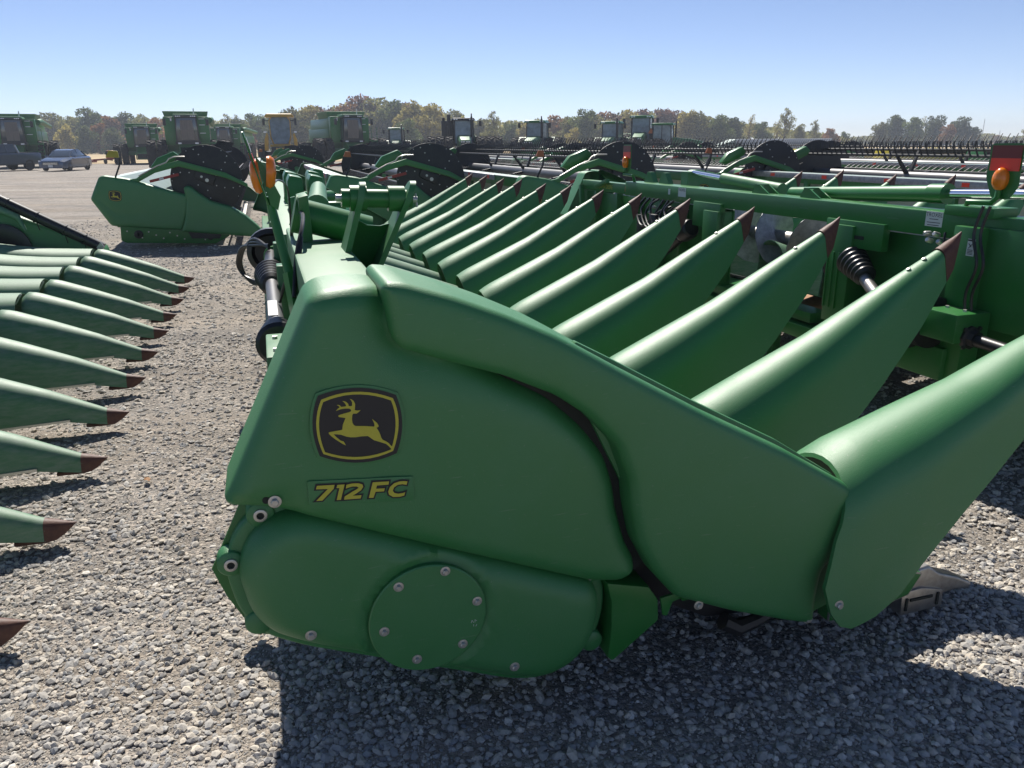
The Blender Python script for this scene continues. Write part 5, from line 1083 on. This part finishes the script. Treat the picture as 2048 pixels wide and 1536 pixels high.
# ================================================================== machines far behind (built facing -y, towards the lot)
def tyre(m, c, R, wd, mi=0, ax=(1, 0, 0), lugs=22):
    c = Vector(c); a = Vector(ax); h = wd / 2
    m.lathe(c, a, [(-h * .8, R * .58), (-h, R * .66), (-h * .98, R * .86), (-h * .8, R * .95), (-h * .4, R * .985), (h * .4, R * .985), (h * .8, R * .95), (h * .98, R * .86), (h, R * .66), (h * .8, R * .58)], 28, mi)
    if lugs:
        y = Vector((0, 1, 0)); z = Vector((0, 0, 1))
        for k in range(lugs):
            for sg in (-1, 1):
                t0 = 2 * pi * (k + (.5 if sg > 0 else 0)) / lugs; t1 = t0 + .22
                p = c + a * sg * h * .95 + (y * cos(t0) + z * sin(t0)) * R * .965; q = c + a * sg * h * .05 + (y * cos(t1) + z * sin(t1)) * R * .985
                m.bar(p, q, R * .07, R * .075, mi, up=(y * cos(t0) + z * sin(t0)))
def wheel(root, c, R, wd, rim='jd_yellow', lugs=22, name='wheel'):
    m = MB(); tyre(m, c, R, wd, 0, lugs=lugs); t = m.build(name, 'rubber', root, ang=30)
    m = MB(); c = Vector(c); sg = -1 if c.x < 0 else 1
    m.lathe(c, (sg, 0, 0), [(-wd * .35, R * .58), (wd * .30, R * .58), (wd * .34, R * .55), (wd * .05, R * .40), (wd * .08, R * .18), (wd * .16, R * .16), (wd * .16, 0)], 22); m.build('rim', rim, t, ang=30)
    return t
def windows(root, quads, th=.02, matn='glass_dark', name='window'):
    for q in quads:
        q = [Vector(p) for p in q]; n = (q[1] - q[0]).cross(q[2] - q[0]).normalized(); m = MB(); m.prism(q, n * th); m.build(name, matn, root, smooth=False)
def combine(label, x, y, rz=0, sc=1.0, duals=True, chrome_roof=False):
    r = thing('combine_harvester', label, 'combine', (0, 0, 0), 0, 'combine harvesters parked at the back of the lot')
    # threshing body with side shields and grain tank
    m = MB(); m.box((0, 4.6, 1.85), (2.9, 6.2, 1.7)); m.box((0, 4.3, 3.0), (2.9, 5.6, .8), taper=.97); m.build('body', 'green_paint', r, bevel=.06)
    m = MB(); m.box((0, 3.1, 3.62), (2.7, 2.8, .55), taper=1.12); m.build('grain_tank', 'green_paint_dusty', r, bevel=.03)
    m = MB(); m.box((-1.05, .95, 2.55), (.85, .55, 1.9)); m.box((1.05, .95, 2.55), (.85, .55, 1.9)); m.build('side_shield', 'green_paint', r, bevel=.04)
    m = MB(); m.box((-.98, .66, 3.3), (.10, .04, .18)); m.box((1.02, .66, 2.95), (.38, .03, .04)); m.box((1.02, .66, 2.4), (.38, .03, .04)); m.box((1.02, .66, 3.35), (.38, .03, .04)); m.build('side_lamp', 'lamp_lens', r)
    m = MB(); m.tube([(1.55, 1.8, 3.3), (1.65, 2.6, 3.35), (1.75, 7.6, 3.1)], [.20, .22, .17], 14); m.build('unloading_auger', 'green_paint_dusty', r)
    # cab
    m = MB()
    for sx in (-1, 1):
        m.bar((sx * .72, .02, 1.75), (sx * .66, -.05, 3.45), .09, .10); m.bar((sx * .80, 1.2, 1.75), (sx * .80, 1.2, 3.45), .10, .10)
    m.box((0, .6, 1.75), (1.65, 1.4, .16)); m.bar((-.72, 0, 1.85), (.72, 0, 1.85), .10, .10); m.box((0, .55, 2.2), (.45, .4, .9)); m.build('cab_frame', 'black_steel', r)
    m = MB(); m.loft([[(-.72, .0, 1.86), (.72, 0, 1.86), (.80, 1.2, 1.86), (-.80, 1.2, 1.86)], [(-.68, -.10, 2.6), (.68, -.10, 2.6), (.80, 1.2, 2.6), (-.80, 1.2, 2.6)], [(-.64, -.02, 3.42), (.64, -.02, 3.42), (.78, 1.2, 3.42), (-.78, 1.2, 3.42)]]); m.build('cab_glass', 'glass_dark', r, ang=20)
    m = MB(); m.loft([[(-.40, -.035, 1.95), (.42, -.035, 1.95), (.42, -.02, 1.95), (-.40, -.02, 1.95)], [(-.42, -.125, 2.6), (.44, -.125, 2.6), (.44, -.11, 2.6), (-.42, -.11, 2.6)], [(-.38, -.055, 3.25), (.40, -.055, 3.25), (.40, -.04, 3.25), (-.38, -.04, 3.25)]]); m.build('sunshade', 'sunshade', r, smooth=False)
    m = MB(); m.box((0, .5, 3.55), (1.7, 1.6, .18), taper=.92); m.build('cab_roof', 'green_paint_dusty', r, bevel=.05)
    m = MB(); m.box((0, -.28, 3.50), (1.45, .06, .10)); vis = m.build('light_bar', 'black_plastic', r)
    m = MB()
    for sx in (-.60, -.48, -.36, .36, .48, .60): m.box((sx, -.32, 3.50), (.09, .02, .06))
    m.build('work_lamp', 'lamp_lens', vis)
    for sx in (-1, 1):
        m = MB(); m.tube([(sx * .85, -.1, 3.4), (sx * 1.25, -.35, 3.38), (sx * 1.35, -.38, 3.30)], .02, 6); m.box((sx * 1.37, -.38, 3.1), (.20, .06, .42)); m.build('mirror', 'black_plastic', r, bevel=.01)
    m = MB(); m.tube([(.55, .6, 3.62), (.57, .6, 4.05)], [.05, .035], 8); m.build('beacon', 'decal_white', r)
    # feeder house
    m = MB(); m.prism([(-.62, .9, 2.0), (-.62, -1.35, 1.05), (-.62, -1.35, .50), (-.62, .9, .9)], (1.24, 0, 0)); m.build('feeder_house', 'green_paint', r, bevel=.03)
    m = MB(); m.box((0, -1.38, .78), (1.20, .05, .50)); m.build('feeder_mouth', 'dark_inside', r)
    m = MB(); m.box((0, -1.42, 1.07), (1.4, .08, .10)); m.box((-.68, -1.42, .78), (.10, .08, .60)); m.box((.68, -1.42, .78), (.10, .08, .60)); m.box((0, -1.42, .50), (1.4, .08, .08)); m.build('feeder_frame', 'green_paint', r, bevel=.01)
    m = MB(); m.box((0, .9, 1.05), (3.4, .35, .35)); m.box((0, 5.9, .95), (2.2, .25, .25)); m.build('axle', 'green_paint', r, bevel=.03)
    # ladder and platform
    m = MB()
    for sx in (1.42, 1.86): m.tube([(sx, -.2, .55), (sx, .0, 1.75), (sx, .0, 2.75)], .022, 6)
    for k in range(5): m.bar((1.42, -.18 + k * .035, .65 + k * .26), (1.86, -.18 + k * .035, .65 + k * .26), .10, .03)
    m.box((1.35, .55, 1.75), (1.1, 1.1, .05)); m.build('ladder', 'green_paint', r)
    m = MB(); m.box((-.55, -.18, 1.72), (.22, .08, .10)); m.box((.55, -.18, 1.72), (.22, .08, .10)); m.build('headlight', 'lamp_lens', r)
    R = .98
    for sx in ((-1.95, 1.95) if not duals else (-1.75, -2.45, 1.75, 2.45)): wheel(r, (sx, .9, R), R, .62, lugs=20)
    for sx in (-1.35, 1.35): wheel(r, (sx, 5.9, .68), .68, .5, lugs=18)
    r.location = (x, y, 0); r.rotation_euler = (0, 0, rz); r.scale = (sc,) * 3
    return r
def at(px, Y): return px2x(px, Y)
C1 = combine('nearest combine harvester, cut off by the left edge behind the pickup truck', at(36, 68), 68, .42, 1.14)
dup(C1, (at(292, 80), 80, 0), 'low wide combine harvester between the orange mower and the tall combine', .40, 1.0)
dup(C1, (at(383, 62), 62, 0), 'tall combine harvester directly above the leftmost black reel disc', .36, 1.10)
dup(C1, (at(455, 84), 84, 0), 'combine harvester mostly hidden behind the tall one, only its right half showing', .10, 1.0)
dup(C1, (at(712, 70), 70, 0), 'combine harvester right of the yellow loader, turned with its left flank open', .48, 1.15)
def tractor(label, x, y, rz, sc, hood='green_paint_dusty', duals=2, big=False, group='tractors parked in the back row', exhaust=True, roof='green_paint'):
    r = thing('tractor', label, 'tractor', (0, 0, 0), 0, group)
    m = MB(); m.loft([[(-.36, -2.3, 1.05), (.36, -2.3, 1.05), (.36, -2.3, 1.55), (.28, -2.3, 1.72), (-.28, -2.3, 1.72), (-.36, -2.3, 1.55)], [(-.42, -1.2, 1.0), (.42, -1.2, 1.0), (.42, -1.2, 1.75), (.32, -1.2, 1.92), (-.32, -1.2, 1.92), (-.42, -1.2, 1.75)], [(-.48, .1, 1.0), (.48, .1, 1.0), (.48, .1, 1.9), (.38, .1, 2.06), (-.38, .1, 2.06), (-.48, .1, 1.9)]]); hd = m.build('hood', hood, r, bevel=.02, ang=25)
    m = MB(); m.box((0, -2.32, 1.35), (.62, .04, .5)); m.build('grille', 'black_plastic', hd)
    m = MB()
    for sx in (-.24, -.10, .10, .24): m.lathe((sx, -2.33, 1.60), (0, -1, 0), [(0, .05), (.02, .05)], 10)
    m.build('headlight', 'lamp_lens', hd)
    m = MB(); m.box((0, -.9, .85), (.6, 3.2, .45)); m.box((0, 1.4, .95), (.7, 1.8, .6)); m.box((0, -1.9, .75), (1.7, .22, .22)); m.box((0, 1.2, .9), (2.4, .3, .3)); m.box((0, -2.75, .85), (.9, .4, .5)); m.build('chassis', 'green_paint', r, bevel=.03)
    m = MB()
    for sx in (-1, 1):
        m.bar((sx * .62, .15, 1.5), (sx * .60, .25, 3.0), .06, .07); m.bar((sx * .78, 1.7, 1.5), (sx * .74, 1.65, 3.0), .08, .08); m.bar((sx * .74, .95, 1.5), (sx * .72, .95, 3.0), .05, .05)
    m.box((0, 1.0, 1.42), (1.5, 1.6, .2)); m.box((0, 1.2, 1.9), (.5, .5, .9)); m.build('cab_frame', 'black_steel', r)
    m = MB(); m.loft([[(-.58, .16, 1.5), (.58, .16, 1.5), (.76, 1.7, 1.5), (-.76, 1.7, 1.5)], [(-.56, .26, 2.98), (.56, .26, 2.98), (.72, 1.65, 2.98), (-.72, 1.65, 2.98)]]); m.build('cab_glass', 'glass_pale', r)
    m = MB(); m.box((0, .95, 3.08), (1.65, 1.85, .18), taper=.88); m.build('cab_roof', roof, r, bevel=.05)
    m = MB()
    for sx in (-.62, -.46, .46, .62): m.box((sx, .04, 3.07), (.12, .03, .07))
    m.build('work_lamp', 'lamp_lens', r)
    for sx in (-1, 1):
        m = MB(); m.tube([(sx * .75, .4, 2.95), (sx * 1.1, .1, 2.95)], .018, 6); m.box((sx * 1.15, .1, 2.8), (.18, .06, .36)); m.build('mirror', 'black_plastic', r, bevel=.01)
        m = MB(); m.loft([[(sx * .75, .6, 1.6), (sx * 1.35, .6, 1.6), (sx * 1.35, .6, 1.64), (sx * .75, .6, 1.64)], [(sx * .75, 1.2, 1.95), (sx * 1.35, 1.2, 1.95), (sx * 1.35, 1.2, 1.99), (sx * .75, 1.2, 1.99)], [(sx * .75, 1.8, 1.85), (sx * 1.35, 1.8, 1.85), (sx * 1.35, 1.8, 1.89), (sx * .75, 1.8, 1.89)]]); m.build('fender', 'green_paint', r)
    if exhaust:
        m = MB(); m.tube([(.55, .02, 1.9), (.55, .02, 3.25)], .07, 12); m.tube([(.55, .02, 3.25), (.55, -.05, 3.45)], .045, 10); m.build('exhaust', 'black_steel', r)
    R = .98
    xs_ = {1: (1.05,), 2: (1.05, 1.65), 3: (1.05, 1.65, 2.25)}[duals]
    for sx in (-1, 1):
        for q in xs_: wheel(r, (sx * q, 1.2, R), R, .50, lugs=20)
        if big:
            for q in xs_: wheel(r, (sx * q, -1.6, R), R, .50, lugs=20)
        else: wheel(r, (sx * .95, -1.9, .72), .72, .40, lugs=18)
    r.location = (x, y, 0); r.rotation_euler = (0, 0, rz); r.scale = (sc,) * 3; return r
T1 = tractor('small dark tractor half hidden right behind the combine next to the yellow loader', at(797, 82), 82, .1, 1.05)
T2 = tractor('large articulated tractor with triple tyres and tall black exhaust stacks', at(932, 64), 64, .10, 1.15, duals=3, big=True, roof='black_steel')
m = MB(); ORI[T2.name] = Vector(); m.tube([(-1.0, .3, 1.6), (-1.0, .3, 3.4)], .12, 12); m.tube([(-1.35, .5, 1.5), (-1.35, .5, 3.2)], .10, 10); m.box((-1.15, 1.0, 2.2), (.7, 1.2, 1.6)); m.build('exhaust_stack', 'black_steel', T2, bevel=.02)
m = MB(); m.lathe((0, .9, 3.17), (0, 0, 1), [(0, .14), (.06, .15), (.12, .10), (.14, 0)], 14); m.build('receiver_dome', 'jd_yellow', T2)
T3 = dup(T1, (at(1072, 66), 66, 0), 'tractor standing alone with both mirrors spread, sloping pale hood', -.22, 1.10)
T4 = dup(T1, (at(1222, 66), 66, 0), 'left tractor of the three close together, pale hood and mirror on an arm', -.30, 1.06)
T5 = tractor('middle and tallest tractor of the three close together, with orange slow vehicle triangle', at(1283, 70), 70, -.25, 1.24, exhaust=False)
m = MB(); ORI[T5.name] = Vector(); m.prism([(.62, -1.0, 1.95), (1.02, -1.0, 1.95), (.82, -1.0, 2.30)], (0, .02, 0)); m.build('slow_vehicle_triangle', 'orange_paint', T5)
m = MB(); m.box((.95, -.2, 1.9), (.5, .5, .8)); m.build('side_tank', 'black_steel', T5, bevel=.04)
T6 = dup(T1, (at(1352, 68), 68, 0), 'right tractor of the three, seen from its side with long green hood', 1.20, 1.02)
# yellow loader tractor
Y1 = thing('loader_tractor', 'yellow articulated loader tractor with domed glass cab facing the camera', 'loader', (0, 0, 0), 0)
m = MB(); m.loft([[(-.55, .0, 1.55), (.55, .0, 1.55), (.72, .2, 2.1), (.76, .3, 3.3), (.6, .3, 3.55), (-.6, .3, 3.55), (-.76, .3, 3.3), (-.72, .2, 2.1)], [(-.55, 1.5, 1.55), (.55, 1.5, 1.55), (.8, 1.5, 2.1), (.8, 1.5, 3.3), (.65, 1.5, 3.55), (-.65, 1.5, 3.55), (-.8, 1.5, 3.3), (-.8, 1.5, 2.1)]]); m.build('cab_glass', 'glass_pale', Y1, ang=20)
m = MB()
for a, b in (((-.56, -.02, 1.55), (-.74, .18, 2.1)), ((-.74, .18, 2.1), (-.78, .28, 3.3)), ((-.78, .28, 3.3), (-.6, .28, 3.56)), ((-.56, -.02, 1.55), (.56, -.02, 1.55))):
    m.bar(a, b, .07, .07); m.bar((-a[0], a[1], a[2]), (-b[0], b[1], b[2]), .07, .07)
m.box((0, .8, 1.45), (1.7, 1.9, .16)); m.build('cab_frame', 'loader_yellow', Y1)
m = MB(); m.box((0, .85, 3.68), (2.25, 1.9, .24), taper=.86); m.build('cab_roof', 'loader_yellow', Y1, bevel=.08)
m = MB(); m.box((0, .9, 2.3), (.6, .6, 1.1)); m.box((-.3, .3, 2.2), (.25, .1, .3)); m.box((.35, .3, 2.35), (.3, .1, .35)); m.build('seat', 'black_plastic', Y1, bevel=.05)
for sx in (-1, 1):
    m = MB(); m.pl([(0, 0), (0, 0), (0, 0)], 0, 0) if False else None
    m.prism([(sx * .98, -.6, 1.1), (sx * .92, -.5, 2.25), (sx * 1.02, -.5, 2.4), (sx * 1.20, -.6, 1.9), (sx * 1.26, -.6, 1.1)], (0, 1.0, 0)); m.build('lift_arm', 'loader_yellow', Y1, bevel=.02)
    m = MB(); m.box((sx * 1.18, .1, 3.2), (.18, .08, .5)); m.tube([(sx * .8, .2, 3.3), (sx * 1.18, .1, 3.3)], .03, 6); m.build('mirror', 'black_plastic', Y1)
    m = MB(); m.box((sx * 1.12, -.4, 2.45), (.2, .15, .12)); m.build('headlight', 'lamp_lens', Y1)
    wheel(Y1, (sx * 1.50, .3, .85), .85, .62, 'loader_yellow', 20); wheel(Y1, (sx * 1.50, 3.2, .85), .85, .62, 'loader_yellow', 20)
m = MB(); m.box((0, .2, 1.1), (1.5, 1.6, .55)); m.box((0, -.9, .7), (.7, .5, .6)); m.box((0, .6, .85), (3.0, .35, .35)); m.build('chassis', 'black_steel', Y1, bevel=.04)
m = MB(); m.box((-.55, -1.1, .62), (1.0, .2, .26)); m.box((.55, -1.1, .62), (1.0, .2, .26)); m.box((0, -.85, 1.05), (.5, .3, .5)); m.box((-.35, -.95, 1.0), (.12, .3, .6)); m.box((.35, -.95, 1.0), (.12, .3, .6)); m.build('front_bumper', 'loader_yellow', Y1, bevel=.04)
m = MB(); m.box((0, 2.6, 1.6), (1.3, 2.2, .9)); m.build('engine_cover', 'loader_yellow', Y1, bevel=.1)
Y1.rotation_euler = (0, 0, .26); Y1.location = (at(568, 72), 72, 0); Y1.scale = (1.15,) * 3
# red and orange tow-behind implement with yellow marker shield
A = thing('tow_implement', 'rusty red and orange tow-behind implement lying low in the stubble right of the sedan', 'implement', (0, 0, 0), 0)
m = MB(); m.bar((-2.6, 0, .30), (1.4, 0, .55), .25, .18); m.box((-1.9, 0, .28), (1.6, .9, .26)); m.bar((-.4, 0, .5), (.8, 0, .35), .1, .1); m.build('frame', 'red_paint', A, bevel=.03)
m = MB(); m.box((.75, 0, .95), (.95, .9, .75), taper=.8); m.build('gear_guard', 'orange_paint', A, bevel=.08)
m = MB(); m.box((.55, -.46, 1.05), (.4, .03, .4)); m.build('guard_opening', 'dark_inside', A)
for sx in (.1, 1.2): wheel(A, (sx, -.2, .26), .26, .18, 'black_steel', 0)
A.location = (at(212, 83), 83, 0)
# cars
def carloft(stations, matn, root, name, ang=30):
    m = MB(); m.loft(stations); return m.build(name, matn, root, ang=ang)
CR = thing('sedan', 'dark blue sedan parked at the left, facing the camera three quarter', 'car', (0, 0, 0), 0)
def ring(y, w, zb, zs, zt, wt): return [(-w * .92, y, zb), (-w, y, zb + .12), (-w, y, zs), (-wt, y, zt), (wt, y, zt), (w, y, zs), (w, y, zb + .12), (w * .92, y, zb)]
carloft([ring(-2.42, .62, .35, .55, .62, .5), ring(-2.36, .82, .22, .58, .70, .62), ring(-2.1, .90, .20, .66, .80, .72), ring(-1.2, .93, .20, .80, .93, .76), ring(-.9, .93, .20, .84, .96, .78), ring(1.4, .93, .20, .88, .98, .80), ring(2.1, .90, .25, .86, 1.0, .76), ring(2.40, .78, .35, .80, .98, .68)], 'car_blue', CR, 'body', 28)
carloft([ring(-1.05, .74, .86, .90, .95, .70), ring(-.35, .76, .90, 1.05, 1.38, .60), ring(.2, .76, .90, 1.05, 1.46, .60), ring(.8, .76, .90, 1.05, 1.45, .60), ring(1.3, .74, .92, 1.05, 1.32, .58), ring(1.95, .70, .92, .96, 1.0, .62)], 'glass_dark', CR, 'greenhouse', 25)
m = MB(); m.loft([[(-.60, -.30, 1.385), (.60, -.30, 1.385), (.60, -.30, 1.41), (-.60, -.30, 1.41)], [(-.61, .2, 1.462), (.61, .2, 1.462), (.60, .2, 1.49), (-.60, .2, 1.49)], [(-.60, .85, 1.452), (.60, .85, 1.452), (.59, .85, 1.48), (-.59, .85, 1.48)], [(-.58, 1.3, 1.32), (.58, 1.3, 1.32), (.57, 1.3, 1.345), (-.57, 1.3, 1.345)]])
for sx in (-1, 1): m.bar((sx * .73, -1.0, .93), (sx * .61, -.32, 1.39), .05, .05); m.bar((sx * .77, .35, .95), (sx * .62, .35, 1.46), .06, .03); m.bar((sx * .70, 1.9, .98), (sx * .59, 1.28, 1.33), .06, .05)
m.build('roof', 'car_blue', CR)
m = MB(); o = [(-.52, .42), (-.58, .52), (-.48, .62), (.48, .62), (.58, .52), (.52, .42)]; m.prism([(a, -2.43, b) for a, b in o], (0, .05, 0)); gl_ = m.build('grille', 'black_plastic', CR)
m = MB()
for z in (.46, .50, .54, .58): m.box((0, -2.44, z), (.98, .01, .012))
m.build('grille_bar', 'chrome', gl_)
m = MB(); m.box((0, -2.46, .36), (.32, .02, .16)); m.build('number_plate', 'white_paint', CR)
for sx in (-1, 1):
    m = MB(); m.loft([[(sx * .58, -2.36, .60), (sx * .86, -2.20, .66), (sx * .86, -2.20, .74), (sx * .60, -2.32, .68)], [(sx * .58, -2.40, .60), (sx * .88, -2.24, .66), (sx * .88, -2.24, .74), (sx * .60, -2.36, .68)]]); m.build('headlight', 'lamp_lens', CR)
    m = MB(); m.box((sx * .98, -.72, 1.0), (.2, .12, .12)); m.build('mirror', 'car_blue', CR, bevel=.02)
    for yy in (-1.45, 1.4): wheel(CR, (sx * .82, yy, .33), .33, .22, 'steel', 0)
CR.location = (at(118, 59.5), 60.5, 0); CR.rotation_euler = (0, 0, .08); CR.scale = (1.03,) * 3
PU = thing('pickup_truck', 'grey pickup truck cut off by the left edge of the picture', 'pickup', (0, 0, 0), 0)
carloft([ring(-2.9, .85, .45, .95, 1.10, .80), ring(-2.7, .98, .40, 1.05, 1.18, .9), ring(-1.2, 1.0, .40, 1.15, 1.28, .9), ring(2.8, 1.0, .45, 1.20, 1.30, .94), ring(2.9, .96, .5, 1.15, 1.28, .92)], 'pickup_grey', PU, 'body', 28)
carloft([ring(-1.3, .88, 1.2, 1.25, 1.3, .84), ring(-.6, .88, 1.2, 1.35, 1.86, .70), ring(.9, .88, 1.2, 1.35, 1.88, .70), ring(1.15, .86, 1.2, 1.3, 1.6, .74)], 'glass_dark', PU, 'greenhouse', 25)
m = MB(); m.loft([[(-.70, -.6, 1.86), (.70, -.6, 1.86), (.68, -.6, 1.90), (-.68, -.6, 1.90)], [(-.71, .9, 1.88), (.71, .9, 1.88), (.69, .9, 1.93), (-.69, .9, 1.93)], [(-.73, 1.15, 1.62), (.73, 1.15, 1.62), (.72, 1.18, 1.66), (-.72, 1.18, 1.66)]])
for sx in (-1, 1): m.bar((sx * .86, -1.25, 1.28), (sx * .71, -.6, 1.88), .06, .06); m.bar((sx * .89, .2, 1.3), (sx * .72, .2, 1.88), .07, .04); m.bar((sx * .88, 1.12, 1.28), (sx * .72, 1.0, 1.88), .10, .10)
m.build('roof', 'pickup_grey', PU)
m = MB(); m.box((0, 2.0, 1.32), (1.7, 1.5, .04)); m.build('bed_opening', 'dark_inside', PU)
for sx in (-1, 1):
    m = MB(); m.box((sx * .8, -2.86, 1.0), (.3, .1, .2)); m.build('headlight', 'lamp_lens', PU)
    m = MB(); m.box((sx * 1.1, -.95, 1.35), (.22, .12, .2)); m.build('mirror', 'pickup_grey', PU, bevel=.02)
    for yy in (-1.8, 1.8): wheel(PU, (sx * .88, yy, .42), .42, .28, 'steel', 0)
PU.location = (at(-30, 58.5), 60.0, 0); PU.rotation_euler = (0, 0, -.35)
# long white trailer seen above the headers
TL = thing('trailer', 'long flat white covered trailer far behind the headers', 'trailer', (0, 0, 0), 0)
m = MB(); m.box((0, 0, 1.45), (8.2, 2.4, .9)); m.build('cover', 'white_paint', TL, bevel=.05)
m = MB(); m.prism([(-4.1, -1.2, 1.0), (-6.4, -1.2, 1.0), (-4.1, -1.2, 1.9)], (0, 2.4, 0)); m.build('tarp_slope', 'pale_panel', TL)
m = MB(); m.box((0, 0, .85), (10.5, 1.6, .25)); m.build('deck', 'black_steel', TL)
for sx in (-2.8, 2.6, 3.6):
    for yy in (-.9, .9):
        m = MB(); tyre(m, (0, 0, 0), .45, .3, lugs=0); m.v = [(sx + b, yy + a, .45 + c) for a, b, c in m.v]; m.build('wheel', 'rubber', TL)
TL.location = (at(1562, 70), 70, 0)
# row of yellow and green platform heads far right with pale tines
def far_head(label, px, Y, matn):
    r = thing('grain_header', label, 'grain header', (0, 0, 0), 0, 'old grain headers far right'); 
    m = MB(); m.box((0, 0, .75), (7.5, .4, .5)); m.box((-3.8, -.6, .8), (.15, 1.8, 1.0), taper=.6); m.box((3.8, -.6, .8), (.15, 1.8, 1.0), taper=.6); m.build('back_panel', matn, r, bevel=.04)
    for k in range(3):
        m = MB(); z = 1.0 + .22 * k; m.lathe((-3.6, -.8 - .2 * (k % 2), z), (1, 0, 0), [(0, .03), (7.2, .03)], 6)
        for q in range(36): m.bar((-3.6 + q * .2, -.8 - .2 * (k % 2), z), (-3.45 + q * .2, -.95, z + .22), .022, .022)
        m.build('reel_bat', 'galvanised' if k else 'black_steel', r)
    m = MB(); m.lathe((-3.6, -.8, 1.15), (1, 0, 0), [(0, .12), (7.2, .12)], 12); m.build('reel_tube', 'black_steel', r); m = MB(); m.box((0, -.6, .25), (7, 1.2, .5)); m.build('platform', 'black_steel', r)
    r.location = (at(px, Y), Y, 0); r.rotation_euler = (0, 0, .12); return r
far_head('old grain header far right with pale tines, left one of three', 1720, 42, 'jd_yellow'); far_head('old grain header far right with pale tines, middle one of three', 1900, 40, 'jd_yellow'); far_head('old grain header far right with pale tines, right one of three', 2090, 38, 'green_paint')
for px, top, lab in ((1965, 240, 'thin lattice radio mast above the right clump of trees, taller one'), (1999, 262, 'thin lattice radio mast far right, shorter one')):
    r = thing('radio_mast', lab, 'mast', (0, 0, 0), 0, 'distant radio masts'); Yd = 600; h = HC + (hor(px) - top) / 1610 * Yd; m = MB()
    for a in range(3): m.tube([(cos(a * 2.09) * .5, sin(a * 2.09) * .5, 0), (cos(a * 2.09) * .15, sin(a * 2.09) * .15, h)], .07, 4)
    for k in range(int(h / 1.5)):
        z = k * 1.5; q = .5 - .35 * z / h
        for a in range(3): m.bar((cos(a * 2.09) * q, sin(a * 2.09) * q, z), (cos(a * 2.09 + 2.09) * q, sin(a * 2.09 + 2.09) * q, z + 1.5), .06, .06)
    m.build('lattice', 'galvanised', r); r.location = (px2x(px, Yd), Yd, 0)
# ------------------------------------------------------------------ faint autumn haze
hz = MB(); hz.box((0, 485, 9.0), (1960, 1110, 22.0)); ho = hz.build('haze', [], None, smooth=False); ho['kind'] = 'stuff'; ho['label'] = 'thin pale autumn haze over the yard and field'
hm = bpy.data.materials.new('haze'); hm.use_nodes = True; t = hm.node_tree; t.nodes.remove(t.nodes['Principled BSDF']); pv = t.nodes.new('ShaderNodeVolumePrincipled'); pv.inputs['Color'].default_value = (.80, .88, 1, 1); pv.inputs['Density'].default_value = .00075; pv.inputs['Anisotropy'].default_value = .1; t.links.new(pv.outputs[0], t.nodes['Material Output'].inputs['Volume']); ho.data.materials.append(hm)
